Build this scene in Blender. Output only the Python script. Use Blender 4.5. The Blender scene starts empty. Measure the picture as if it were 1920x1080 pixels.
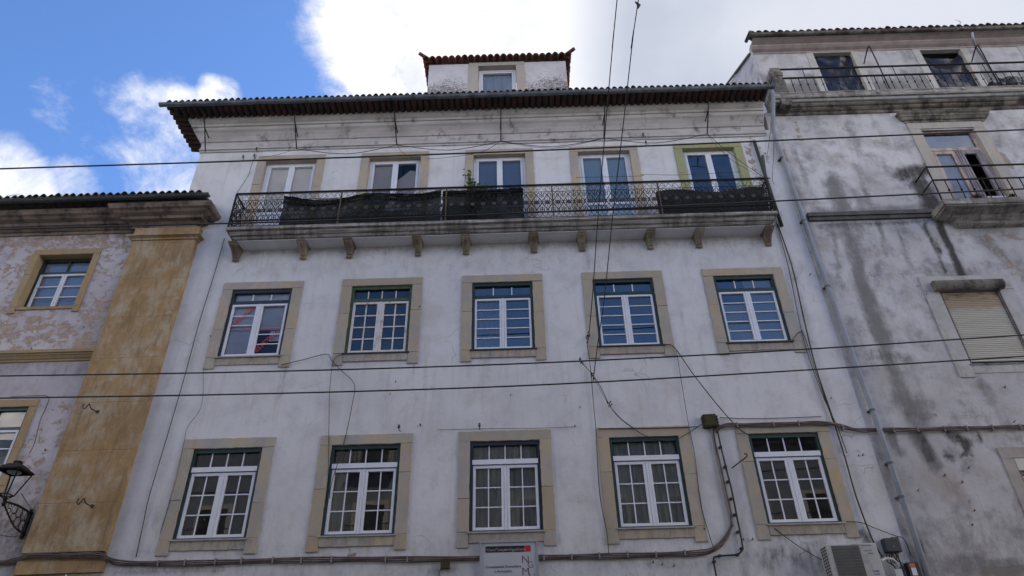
import bpy, math, random
from mathutils import Vector, Matrix, noise
random.seed(7)
R = math.radians
COL = bpy.context.scene.collection
# ------------------------------------------------------------------ camera model (used to place things on their real planes)
F = 1280.0; DIST = 12.0; EYE = 1.6
PITCH, YAW, ROLL = 0.58521, 0.00725, -0.02491
def _cam():
    cp, sp = math.cos(PITCH), math.sin(PITCH)
    f = Vector((0, cp, sp)); r = Vector((1, 0, 0)); u = Vector((0, -sp, cp))
    cr, sr = math.cos(ROLL), math.sin(ROLL)
    r, u = cr*r + sr*u, -sr*r + cr*u
    M = Matrix.Rotation(YAW, 3, 'Z')
    return M @ r, M @ u, M @ f
CR, CU, CF = _cam()
def ray(px, py): return (CF*F + CR*(px-960) - CU*(py-540))
def pt(px, py, y=0.0):
    d = ray(px, py); t = (DIST+y)/d.y
    return Vector((0, -DIST, EYE)) + d*t
# ------------------------------------------------------------------ naming / tagging
def tag(o, label=None, cat=None, group=None, kind=None):
    if label: o['label'] = label
    if cat: o['category'] = cat
    if group: o['group'] = group
    if kind: o['kind'] = kind
    return o
def empty(name, loc, label, cat, group=None):
    o = bpy.data.objects.new(name, None); COL.objects.link(o); o.location = loc
    o.empty_display_size = 0.2
    return tag(o, label, cat, group)
def rootloc(o):
    v = Vector(o.location)
    while o.parent: o = o.parent; v += Vector(o.location)
    return v
class MB:
    def __init__(s): s.v = []; s.f = []; s.c = None; s.mi = []; s.cur = 0; s.vc = []; s.val = (0,0,0,1)
    def add(s, vs, fs):
        n = len(s.v); s.v += [Vector(v) for v in vs]; s.vc += [s.val]*len(vs)
        s.f += [tuple(i+n for i in f) for f in fs]; s.mi += [s.cur]*len(fs); return s
    def box(s, x0, x1, y0, y1, z0, z1, jit=0.0):
        vs = [(x, y, z) for x in (x0, x1) for y in (y0, y1) for z in (z0, z1)]
        if jit: vs = [(x+random.uniform(-jit, jit), y+random.uniform(-jit, jit)*.4, z+random.uniform(-jit, jit)) for x, y, z in vs]
        return s.add(vs, [(0,1,3,2),(4,6,7,5),(0,4,5,1),(2,3,7,6),(0,2,6,4),(1,5,7,3)])
    def tube(s, pts, r, n=6, caps=True):
        pts = [Vector(p) for p in pts]; rings = []
        rr = r if isinstance(r, (list, tuple)) else [r]*len(pts)
        up = None
        for i, p in enumerate(pts):
            a = pts[max(i-1, 0)]; b = pts[min(i+1, len(pts)-1)]; d = (b-a)
            if d.length < 1e-9: d = Vector((0,0,1))
            d.normalize()
            if up is None: up = Vector((0,0,1)) if abs(d.z) < .9 else Vector((0,1,0))
            x = d.cross(up)
            if x.length < 1e-4: x = d.cross(Vector((1,0,0)))
            x.normalize(); yv = x.cross(d); yv.normalize(); up = yv
            rings.append([p + (x*math.cos(t)+yv*math.sin(t))*rr[i] for t in [2*math.pi*k/n for k in range(n)]])
        vs = [v for g in rings for v in g]; fs = []
        for i in range(len(pts)-1):
            for k in range(n): fs.append((i*n+k, i*n+(k+1)%n, (i+1)*n+(k+1)%n, (i+1)*n+k))
        if caps: fs.append(tuple(range(n))[::-1]); fs.append(tuple((len(pts)-1)*n+k for k in range(n)))
        return s.add(vs, fs)
    def sweep(s, prof, path, yback=None):
        """prof: list of (d,z) ; path function d -> list of (x,y)"""
        rows = [path(d) for d, z in prof]; n = len(rows[0]); vs = []
        for (d, z), row in zip(prof, rows): vs += [(x, y, z) for x, y in row]
        fs = []
        for i in range(len(prof)-1):
            for k in range(n-1): fs.append((i*n+k, i*n+k+1, (i+1)*n+k+1, (i+1)*n+k))
        return s.add(vs, fs)
    def moulding(s, prof, x0, x1, yb=0.05, rl=True, rr=True, y0=0.0):
        """profile (d out from plane y0, z); mitred returns at both ends"""
        def path(d):
            a = x0-d if rl else x0; b = x1+d if rr else x1
            p = [(a, y0-d), (b, y0-d)]
            p = [(a, yb)] + p + [(b, yb)]
            return p
        s.sweep(prof, path)
        for d, z in (prof[0], prof[-1]):
            p = path(d); s.add([(x, y, z) for x, y in p], [(0,1,2,3)])
        return s
    def build(s, name, mat, parent=None, smooth=False, label=None):
        me = bpy.data.meshes.new(name)
        off = rootloc(parent) if parent else Vector((0,0,0))
        me.from_pydata([tuple(v-off) for v in s.v], [], s.f)
        mats = mat if isinstance(mat, (list, tuple)) else [mat]
        for m in mats: me.materials.append(m)
        if len(mats) > 1: me.polygons.foreach_set('material_index', s.mi)
        if smooth: me.polygons.foreach_set('use_smooth', [True]*len(me.polygons))
        if any(v != (0,0,0,1) for v in s.vc):
            ca = me.color_attributes.new('m', 'FLOAT_COLOR', 'POINT')
            ca.data.foreach_set('color', [c for v in s.vc for c in v])
        me.update()
        o = bpy.data.objects.new(name, me); COL.objects.link(o)
        if parent: o.parent = parent
        if label: o['label'] = label
        return o
def catmull(P, n=6):
    P = [Vector(p) for p in P]
    if len(P) < 3: return P
    out = []
    for i in range(len(P)-1):
        p0 = P[max(i-1,0)]; p1 = P[i]; p2 = P[i+1]; p3 = P[min(i+2, len(P)-1)]
        for k in range(n):
            t = k/n
            out.append(0.5*((2*p1)+(p2-p0)*t+(2*p0-5*p1+4*p2-p3)*t*t+(-p0+3*p1-3*p2+p3)*t**3))
    out.append(P[-1]); return out
# ------------------------------------------------------------------ node helper
class N:
    def __init__(s, name):
        s.m = bpy.data.materials.new(name); s.m.use_nodes = True; s.t = s.m.node_tree; s.t.nodes.clear()
        s.out = s.t.nodes.new('ShaderNodeOutputMaterial')
    def n(s, typ, **kw):
        nd = s.t.nodes.new(typ)
        for k, v in kw.items():
            if k.startswith('i_'):
                nd.inputs[k[2:].replace('_', ' ')].default_value = v
            else: setattr(nd, k, v)
        return nd
    def L(s, a, b): s.t.links.new(a, b)
    def pos(s, scale=(1,1,1)):
        g = s.n('ShaderNodeNewGeometry'); m = s.n('ShaderNodeVectorMath', operation='MULTIPLY'); s.L(g.outputs['Position'], m.inputs[0]); m.inputs[1].default_value = scale
        return m.outputs[0]
    def noise(s, vec, scale, detail=6, rough=.6, dist=0):
        nd = s.n('ShaderNodeTexNoise'); s.L(vec, nd.inputs['Vector']); nd.inputs['Scale'].default_value = scale; nd.inputs['Detail'].default_value = detail
        nd.inputs['Roughness'].default_value = rough; nd.inputs['Distortion'].default_value = dist
        return nd.outputs[0]
    def mth(s, op, a, b=None, c=None, clamp=False):
        nd = s.n('ShaderNodeMath', operation=op, use_clamp=clamp)
        for i, v in enumerate((a, b, c)):
            if v is None: continue
            if isinstance(v, (int, float)): nd.inputs[i].default_value = v
            else: s.L(v, nd.inputs[i])
        return nd.outputs[0]
    def ramp(s, v, lo, hi, a=0., b=1.):
        nd = s.n('ShaderNodeMapRange', interpolation_type='SMOOTHSTEP'); s.L(v, nd.inputs[0])
        nd.inputs[1].default_value = lo; nd.inputs[2].default_value = hi; nd.inputs[3].default_value = a; nd.inputs[4].default_value = b
        return nd.outputs[0]
    def mix(s, f, a, b, mode='MIX'):
        nd = s.n('ShaderNodeMix', data_type='RGBA', blend_type=mode)
        for i, v in ((0, f), (6, a), (7, b)):
            if isinstance(v, (int, float)): nd.inputs[i].default_value = v
            elif isinstance(v, tuple): nd.inputs[i].default_value = (*v, 1)
            else: s.L(v, nd.inputs[i])
        return nd.outputs[2]
    def attr(s):
        a = s.n('ShaderNodeAttribute', attribute_name='m'); sp = s.n('ShaderNodeSeparateColor'); s.L(a.outputs['Color'], sp.inputs[0])
        return sp.outputs
    def bsdf(s, col, rough=.8, bump=None, bs=.3, bd=.01, metal=0, spec=.5):
        b = s.n('ShaderNodeBsdfPrincipled')
        if isinstance(col, tuple): b.inputs['Base Color'].default_value = (*col, 1)
        else: s.L(col, b.inputs['Base Color'])
        if isinstance(rough, (int, float)): b.inputs['Roughness'].default_value = rough
        else: s.L(rough, b.inputs['Roughness'])
        b.inputs['Metallic'].default_value = metal; b.inputs['Specular IOR Level'].default_value = spec
        if bump is not None:
            bp = s.n('ShaderNodeBump'); bp.inputs['Strength'].default_value = bs; bp.inputs['Distance'].default_value = bd
            s.L(bump, bp.inputs['Height']); s.L(bp.outputs[0], b.inputs['Normal'])
        s.L(b.outputs[0], s.out.inputs[0]); return b
def noisy(name, c1, c2, scale=8, rough=.7, bd=.01, bs=.3, metal=0, lo=.35, hi=.65, stretch=(1,1,1), dirt=None, dscale=2.0, dlo=.5, dhi=.7, spec=.5):
    n = N(name); p = n.pos(stretch); f = n.noise(p, scale)
    col = n.mix(n.ramp(f, lo, hi), c1, c2)
    if dirt: col = n.mix(n.ramp(n.noise(n.pos((1,1,.6)), dscale, 9, .7), dlo, dhi), col, dirt)
    n.bsdf(col, rough, n.noise(p, scale*6, 5), bs, bd, metal, spec); return n.m
# ------------------------------------------------------------------ materials
def plaster(name, base, base2, exposed, exposed2, grey, blotch=.5, dk=(.045,.042,.042), warm=(.40,.36,.30)):
    n = N(name); p = n.pos(); big = n.noise(p, .5, 5, .55); mid = n.noise(p, 2.2, 8, .62); fine = n.noise(p, 16, 8, .7); st = n.noise(n.pos((4,4,.28)), 1.7, 7, .65)
    col = n.mix(n.ramp(big, .35, .65), base, base2)
    col = n.mix(n.mth('MULTIPLY', n.ramp(st, .5, .78), .40), col, warm)
    col = n.mix(n.mth('MULTIPLY', n.ramp(mid, .46, .70), blotch), col, grey)
    col = n.mix(n.mth('MULTIPLY', n.ramp(n.noise(n.pos((1,1,.8)), 1.3, 9, .68, .6), .50, .66), blotch*.7), col, warm)
    col = n.mix(n.mth('MULTIPLY', n.ramp(n.noise(p, 34, 5, .7), .60, .78), .35), col, grey)
    col = n.mix(n.mth('MULTIPLY', n.ramp(fine, .45, .8), .22), col, grey)
    hair = n.n('ShaderNodeTexVoronoi', feature='DISTANCE_TO_EDGE'); 
    wv = n.n('ShaderNodeVectorMath', operation='ADD'); nv = n.n('ShaderNodeTexNoise'); n.L(p, nv.inputs['Vector']); nv.inputs['Scale'].default_value = 1.6
    n.L(p, wv.inputs[0]); n.L(nv.outputs[1], wv.inputs[1]); n.L(wv.outputs[0], hair.inputs['Vector']); hair.inputs['Scale'].default_value = .55
    crack = n.mth('MULTIPLY', n.ramp(hair.outputs[0], .0015, .006, 1, 0), n.ramp(n.noise(p, .9, 3), .5, .62))
    col = n.mix(n.mth('MULTIPLY', crack, .34), col, (.12,.11,.11))
    a = n.attr()
    # G: exposed render, peeled paint
    g = n.mth('ADD', a[1], n.mth('MULTIPLY', n.mth('SUBTRACT', n.noise(n.pos((1,1,1.3)), 4.6, 12, .76, .25), .5), 1.9))
    gm = n.ramp(g, .47, .58)
    gm = n.mth('MULTIPLY', gm, n.ramp(a[1], .02, .12))
    ecol = n.mix(n.ramp(n.noise(p, 7, 8, .7), .38, .62), exposed, exposed2)
    # B: grey damp stain
    b = n.mth('ADD', a[2], n.mth('MULTIPLY', n.mth('SUBTRACT', n.noise(n.pos((1,1,.55)), 4.5, 10, .75), .5), 1.8))
    bm = n.mth('MULTIPLY', n.mth('MULTIPLY', n.ramp(b, .05, .95), n.ramp(a[2], .0, .35)), .92)
    col = n.mix(gm, col, ecol)
    col = n.mix(bm, col, (.175,.17,.165))
    # R: black biological stain
    r = n.mth('ADD', a[0], n.mth('MULTIPLY', n.mth('SUBTRACT', n.noise(n.pos((1,1,.5)), 7, 11, .78), .5), 2.1))
    rm = n.mth('MULTIPLY', n.mth('MULTIPLY', n.ramp(r, .10, 1.05), n.ramp(a[0], .0, .3)), .95)
    col = n.mix(rm, col, dk)
    h = n.mth('SUBTRACT', n.mth('ADD', n.mth('MULTIPLY', mid, 1.0), n.mth('MULTIPLY', fine, .35)), n.mth('MULTIPLY', gm, .5))
    n.bsdf(col, .92, h, .55, .02, 0, .25); return n.m
M = {}
M['plaster_main'] = plaster('white_plaster', (.66,.66,.672), (.595,.595,.605), (.30,.22,.17), (.40,.33,.27), (.45,.455,.48), .42)
M['plaster_left'] = plaster('lilac_peeling_plaster', (.56,.53,.55), (.46,.43,.445), (.35,.255,.215), (.43,.345,.26), (.34,.32,.34), .7, warm=(.40,.33,.28))
M['plaster_right'] = plaster('grey_weathered_plaster', (.57,.565,.575), (.45,.44,.45), (.31,.235,.19), (.38,.32,.27), (.24,.235,.24), .85, warm=(.37,.33,.295))
def stonemat(name, c1, c2, c3, joint=None, blk=True):
    n = N(name); p = n.pos(); f = n.noise(p, 2.2, 8, .65); g = n.noise(n.pos((1,1,.5)), 9, 9, .7)
    col = n.mix(n.ramp(f, .42, .58), c1, c2); col = n.mix(n.mth('MULTIPLY', n.ramp(g, .45, .66), .6), col, c3)
    col = n.mix(n.mth('MULTIPLY', n.ramp(n.noise(n.pos((1,1,.7)), 1.1, 9, .72, .4), .47, .60), .75), col, c3)
    if blk:
        a = n.attr(); col = n.mix(n.mth('MULTIPLY', a[0], .8), col, c3); col = n.mix(n.mth('MULTIPLY', a[1], .7), col, (.36,.25,.12))
        col = n.mix(n.mth('MULTIPLY', n.mth('MULTIPLY', a[2], n.ramp(n.noise(n.pos((2.6,1,.8)), 3, 10, .8), .42, .70)), .6), col, (.11,.10,.09))
    if joint:
        sx = n.n('ShaderNodeSeparateXYZ'); n.L(p, sx.inputs[0])
        fr = n.mth('FRACT', n.mth('ADD', n.mth('MULTIPLY', sx.outputs[2], 1/joint), n.mth('MULTIPLY', n.noise(p, 3, 2), .012)))
        jm = n.mth('MULTIPLY', n.ramp(n.mth('ABSOLUTE', n.mth('SUBTRACT', fr, .5)), .002, .013, 1, 0), n.ramp(n.noise(p, 4, 4), .3, .5))
        col = n.mix(n.mth('MULTIPLY', jm, .38), col, (.14,.10,.065))
        col = n.mix(n.mth('MULTIPLY', n.ramp(n.noise(n.pos((1,1,1.3)), 1.1, 7, .66, .5), .5, .66), .5), col, (.34,.195,.085))
        col = n.mix(n.mth('MULTIPLY', n.ramp(n.noise(n.pos((1,1,1)), 5, 9, .75, .3), .56, .66), .5), col, (.46,.42,.34))
        col = n.mix(n.mth('MULTIPLY', n.ramp(n.noise(n.pos((5,1,.7)), 2.2, 10, .72), .48, .68), .55), col, (.17,.115,.065))
        col = n.mix(n.mth('MULTIPLY', n.ramp(n.noise(n.pos((1,1,2.2)), 14, 9, .8), .52, .66), .45), col, (.19,.14,.09))
        g = n.mth('SUBTRACT', g, jm)
    n.bsdf(col, .9, g, .4, .012, 0, .25); return n.m
M['surround'] = stonemat('limestone_surround', (.48,.385,.26), (.44,.40,.335), (.335,.33,.32))
M['surround_green'] = stonemat('green_painted_stone', (.30,.35,.18), (.27,.33,.17), (.36,.30,.19))
M['pilaster'] = stonemat('ochre_stone', (.38,.255,.125), (.43,.35,.24), (.27,.18,.085), joint=.95)
M['yellow_surround'] = stonemat('yellow_stone', (.42,.31,.17), (.38,.30,.19), (.33,.24,.14))
M['corbel'] = stonemat('corbel_stone', (.27,.215,.155), (.35,.30,.23), (.15,.125,.10))
M['slab'] = stonemat('balcony_stone', (.40,.375,.34), (.30,.28,.25), (.12,.11,.10))
M['darkstone'] = noisy('dark_weathered_stone', (.24,.215,.185), (.13,.12,.105), 3.5, .95, dirt=(.045,.042,.038), dscale=3, dlo=.42, dhi=.62, stretch=(.5,1,1.6))
M['leftcornice'] = noisy('sooty_cornice_stone', (.27,.205,.165), (.17,.135,.115), 2.2, .95, dirt=(.04,.036,.034), dscale=2.4, dlo=.45, dhi=.66, stretch=(.6,1,1.4))
M['cornice'] = noisy('painted_cornice_plaster', (.50,.48,.475), (.40,.38,.375), 2.5, .92, dirt=(.15,.14,.135), dscale=3.4, dlo=.52, dhi=.70, stretch=(.6,1,1.4))
M['bandlight'] = noisy('light_stone_band', (.34,.35,.35), (.25,.25,.25), 3, .9, dirt=(.08,.08,.075), dscale=2.5, dlo=.5, dhi=.68)
M['palewood'] = noisy('weathered_wood', (.50,.41,.35), (.26,.20,.185), 7, .8, stretch=(1,1,.3))
M['lilacwood'] = noisy('lilac_old_paint', (.24,.22,.25), (.15,.135,.15), 9, .8, stretch=(1,1,.3))
M['tile'] = noisy('terracotta_tile', (.085,.032,.024), (.045,.022,.018), 9, .88, dirt=(.022,.018,.017), dscale=4, dlo=.42, dhi=.6)
M['tile_red'] = noisy('red_terracotta_tile', (.21,.065,.04), (.14,.045,.03), 9, .85, dirt=(.04,.032,.028), dscale=5, dlo=.48, dhi=.62)
M['tile_grey'] = noisy('lichen_grey_tile', (.13,.12,.10), (.07,.06,.052), 9, .9, dirt=(.02,.02,.02), dscale=4, dlo=.5, dhi=.7)
M['zinc'] = noisy('painted_zinc_gutter', (.085,.105,.125), (.14,.16,.18), 5, .55, metal=.3, dirt=(.02,.022,.025), dscale=2.5)
M['gutter_dark'] = noisy('dark_green_gutter', (.028,.04,.038), (.05,.06,.06), 5, .6, metal=.2)
M['gutter_rust'] = noisy('rusty_grey_gutter', (.20,.19,.18), (.12,.10,.09), 4, .7, dirt=(.06,.035,.025), dscale=2.2, dlo=.48, dhi=.6)
M['pipe'] = noisy('grey_plastic_pipe', (.26,.29,.335), (.21,.235,.27), 3, .5)
M['iron'] = noisy('black_iron', (.007,.0065,.007), (.018,.014,.013), 14, .75, metal=.0, spec=.25)
M['rosette'] = noisy('rusty_cast_rosette', (.050,.046,.046), (.028,.024,.023), 14, .85)
M['rusty'] = noisy('rusty_iron', (.10,.055,.035), (.035,.026,.022), 14, .8)
M['upvc'] = noisy('white_window_paint', (.70,.72,.78), (.64,.66,.72), 4, .4, bs=.05)
M['oldwhite'] = noisy('flaking_white_paint', (.62,.60,.60), (.34,.31,.30), 11, .75, lo=.5, hi=.72, stretch=(1,1,.5))
M['green'] = noisy('dark_green_paint', (.012,.036,.031), (.020,.048,.042), 5, .5)
M['oldgreen'] = noisy('old_green_paint', (.035,.075,.03), (.06,.095,.05), 8, .65)
M['navy'] = noisy('blue_black_paint', (.014,.022,.032), (.02,.03,.042), 5, .45)
M['teal'] = noisy('teal_green_paint', (.02,.075,.07), (.03,.09,.08), 5, .5)
M['sill'] = noisy('grey_marble_sill', (.34,.33,.33), (.24,.235,.24), 6, .6)
M['sillb'] = noisy('black_metal_sill', (.02,.022,.022), (.03,.03,.03), 6, .5)
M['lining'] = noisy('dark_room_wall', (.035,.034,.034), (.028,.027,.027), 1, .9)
M['curtain'] = noisy('pale_curtain', (.48,.49,.45), (.30,.305,.275), 3, .9, stretch=(5,1,.4))
M['curtain_white'] = noisy('white_curtain', (.55,.56,.58), (.42,.44,.47), 3, .9, stretch=(5,1,.4))
M['blind'] = noisy('beige_blind', (.84,.75,.65), (.78,.69,.59), 1.5, .9)
M['blind_grey'] = noisy('grey_beige_blind', (.46,.40,.37), (.42,.37,.34), 1.5, .9)
M['blueblind'] = noisy('light_blue_panel', (.30,.42,.58), (.26,.38,.54), 1.5, .8)
M['film'] = noisy('grey_window_film', (.66,.66,.69), (.56,.56,.59), 2, .9)
M['film_pale'] = noisy('pale_window_film', (.76,.77,.79), (.68,.69,.71), 2, .9)
M['paper'] = noisy('white_paper_sheet', (.62,.63,.66), (.56,.57,.60), 2, .9)
M['red'] = noisy('red_lettering', (.50,.03,.05), (.42,.03,.05), 5, .6)
M['redline'] = noisy('faded_red_band', (.42,.14,.17), (.36,.11,.14), 5, .6)
M['net'] = None
M['plastic'] = noisy('black_plastic_sheet', (.012,.014,.02), (.02,.022,.03), 3, .28)
M['shutter'] = None
M['cable'] = noisy('black_cable', (.012,.012,.013), (.02,.02,.02), 5, .6)
M['cable_brown'] = noisy('brown_cable', (.13,.095,.085), (.08,.06,.055), 5, .8)
M['conduit'] = noisy('grey_conduit', (.25,.235,.235), (.19,.175,.17), 5, .7)
M['moss'] = noisy('mossy_box', (.035,.032,.016), (.055,.05,.02), 14, .95)
M['ac'] = noisy('cream_metal_casing', (.42,.42,.42), (.36,.36,.355), 2.5, .6, dirt=(.25,.24,.23), dscale=3)
M['acgrille'] = noisy('grey_grille', (.10,.105,.10), (.07,.07,.07), 5, .7)
M['acdark'] = noisy('dark_fins', (.02,.02,.022), (.03,.03,.03), 8, .6)
M['signgrey'] = noisy('grey_sign_panel', (.44,.455,.48), (.40,.42,.45), 1.2, .5, bs=.05)
M['signframe'] = noisy('aluminium_frame', (.36,.38,.40), (.30,.32,.34), 4, .45, metal=.3)
M['black'] = noisy('black_vinyl', (.006,.006,.012), (.008,.008,.014), 4, .4, bs=.02)
M['signred'] = noisy('red_vinyl', (.42,.02,.025), (.36,.02,.025), 4, .4, bs=.02)
M['letdark'] = noisy('dark_lettering', (.035,.03,.045), (.04,.035,.05), 4, .6, bs=.02)
M['letwine'] = noisy('wine_lettering', (.09,.02,.03), (.11,.02,.03), 4, .6, bs=.02)
M['letwhite'] = noisy('pale_lettering', (.35,.35,.38), (.33,.33,.36), 4, .6, bs=.02)
M['leaf'] = noisy('green_leaves', (.03,.085,.02), (.06,.13,.03), 10, .6)
M['drygrass'] = noisy('dry_plant', (.07,.055,.045), (.11,.085,.06), 10, .9)
M['pot'] = noisy('terracotta_pot', (.22,.10,.06), (.18,.08,.05), 8, .8)
M['asphalt'] = noisy('asphalt', (.05,.05,.052), (.065,.064,.065), 20, .9)
M['paving'] = noisy('limestone_paving', (.30,.29,.27), (.22,.21,.2), 12, .85)
M['opp1'] = noisy('sandy_facade', (.18,.185,.20), (.15,.155,.17), 2, .9)
M['opp2'] = noisy('grey_facade', (.22,.22,.22), (.18,.18,.18), 2, .9)
M['redbox'] = noisy('red_faded_plastic', (.18,.03,.03), (.12,.02,.025), 6, .6)
M['orange'] = noisy('orange_warning_label', (.45,.16,.05), (.4,.14,.05), 6, .6)
M['porcelain'] = noisy('insulator_porcelain', (.02,.018,.018), (.05,.045,.045), 20, .35)
M['whiteplastic'] = noisy('white_trunking', (.52,.53,.55), (.46,.47,.49), 4, .5)
M['lampglass'] = noisy('dusty_lamp_bowl', (.22,.22,.20), (.17,.17,.16), 6, .3)
def glassmat(name, tint=(.90,.93,.95), ior=1.85, dust=.04):
    n = N(name); tr = n.n('ShaderNodeBsdfTransparent'); tr.inputs[0].default_value = (*tint, 1)
    gl = n.n('ShaderNodeBsdfGlossy'); gl.inputs['Roughness'].default_value = .015; gl.inputs[0].default_value = (1,1,1,1)
    fr = n.n('ShaderNodeFresnel'); fr.inputs[0].default_value = ior
    bp = n.n('ShaderNodeBump'); bp.inputs['Strength'].default_value = .04; bp.inputs['Distance'].default_value = .02
    n.L(n.noise(n.pos(), 1.6, 2), bp.inputs['Height']); n.L(bp.outputs[0], gl.inputs['Normal'])
    mx = n.n('ShaderNodeMixShader'); n.L(fr.outputs[0], mx.inputs[0]); n.L(tr.outputs[0], mx.inputs[1]); n.L(gl.outputs[0], mx.inputs[2])
    df = n.n('ShaderNodeBsdfDiffuse'); df.inputs[0].default_value = (.5,.5,.5,1)
    m2 = n.n('ShaderNodeMixShader'); n.L(n.mth('MULTIPLY', n.ramp(n.noise(n.pos(), 3, 6), .35, .7), dust), m2.inputs[0]); n.L(mx.outputs[0], m2.inputs[1]); n.L(df.outputs[0], m2.inputs[2])
    n.L(m2.outputs[0], n.out.inputs[0]); return n.m
M['glass'] = glassmat('window_glass')
M['glass_clear'] = glassmat('clear_window_glass', tint=(.97,.98,.98), ior=1.5, dust=.02)
M['glass_blue'] = glassmat('reflective_double_glass', ior=2.45)
def netmat():
    n = N('dark_green_netting'); p = n.pos(); f = n.noise(p, 3, 6); fine = n.noise(n.pos((1,1,1)), 60, 4)
    col = n.mix(n.ramp(f, .4, .65), (.004,.007,.007), (.014,.026,.026))
    b = n.bsdf(col, .8, fine, .5, .01, 0, .2); tr = n.n('ShaderNodeBsdfTransparent'); mx = n.n('ShaderNodeMixShader'); mx.inputs[0].default_value = .93
    n.L(tr.outputs[0], mx.inputs[1]); n.L(b.outputs[0], mx.inputs[2]); n.L(mx.outputs[0], n.out.inputs[0]); return n.m
M['net'] = netmat()
def thinnet():
    n = N('worn_green_netting'); p = n.pos(); f = n.noise(n.pos((1,1,2.5)), 2.2, 7, .6, .8)
    col = n.mix(n.ramp(f, .38, .62), (.005,.009,.009), (.020,.040,.042))
    b = n.bsdf(col, .8, n.noise(p, 60, 4), .5, .01, 0, .2); tr = n.n('ShaderNodeBsdfTransparent'); mx = n.n('ShaderNodeMixShader')
    n.L(n.mth('ADD', n.mth('MULTIPLY', n.ramp(n.noise(n.pos((1,1,2)), 1.5, 6, .6), .4, .62, 1, 0), .12), .86), mx.inputs[0])
    n.L(tr.outputs[0], mx.inputs[1]); n.L(b.outputs[0], mx.inputs[2]); n.L(mx.outputs[0], n.out.inputs[0]); return n.m
M['net_thin'] = thinnet()
M['net_grey'] = noisy('dark_grey_cloth', (.025,.029,.032), (.04,.045,.05), 3, .9)
def slabmat():
    n = N('drip_stained_balcony_stone'); p = n.pos(); sx = n.n('ShaderNodeSeparateXYZ'); n.L(p, sx.inputs[0])
    col = n.mix(n.ramp(n.noise(p, 2.5, 8, .65), .35, .65), (.38,.36,.335), (.28,.265,.245))
    drip = n.noise(n.pos((7,2,.9)), 1.0, 11, .78); broad = n.noise(n.pos((1,1,1)), 1.1, 6, .6)
    v = n.mth('ADD', drip, n.mth('MULTIPLY', broad, .7))
    col = n.mix(n.mth('MULTIPLY', n.ramp(v, .80, 1.0), .7), col, (.075,.07,.062))
    col = n.mix(n.mth('MULTIPLY', n.ramp(n.noise(n.pos((.5,1,8)), 3, 8, .75), .45, .62), .75), col, (.085,.078,.068))
    n.bsdf(col, .93, n.noise(p, 18, 8), .5, .015, 0, .2); return n.m
M['slab'] = slabmat()
def shuttermat():
    n = N('cream_roller_slats'); p = n.pos(); sx = n.n('ShaderNodeSeparateXYZ'); n.L(p, sx.inputs[0])
    f = n.noise(n.pos((.35,1,5)), 2.2, 8, .6)
    col = n.mix(n.ramp(f, .3, .7), (.53,.51,.44), (.45,.44,.39))
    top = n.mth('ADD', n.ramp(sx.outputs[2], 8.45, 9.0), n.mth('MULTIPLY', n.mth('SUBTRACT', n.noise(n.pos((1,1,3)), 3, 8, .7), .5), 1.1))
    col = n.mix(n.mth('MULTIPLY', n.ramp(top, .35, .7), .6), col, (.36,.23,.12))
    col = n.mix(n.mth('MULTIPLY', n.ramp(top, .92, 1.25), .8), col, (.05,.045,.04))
    n.bsdf(col, .6, f, .1, .01); return n.m
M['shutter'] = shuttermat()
def dormermat():
    n = N('speckled_dormer_plaster'); p = n.pos(); sx = n.n('ShaderNodeSeparateXYZ'); n.L(p, sx.inputs[0])
    col = n.mix(n.ramp(n.noise(p, 2, 7), .35, .65), (.56,.55,.57), (.47,.46,.48))
    lo = n.ramp(sx.outputs[2], 15.6, 17.1, 1, 0)
    v = n.mth('ADD', n.mth('MULTIPLY', lo, .22), n.mth('ADD', n.mth('MULTIPLY', n.noise(p, 22, 9, .85), .95), n.mth('MULTIPLY', n.noise(p, 2.4, 4), .28)))
    col = n.mix(n.mth('MULTIPLY', n.ramp(v, .72, .82), .85), col, (.08,.075,.072))
    n.bsdf(col, .93, n.noise(p, 20, 6), .5, .015, 0, .2); return n.m
M['dormer'] = dormermat()
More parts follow.
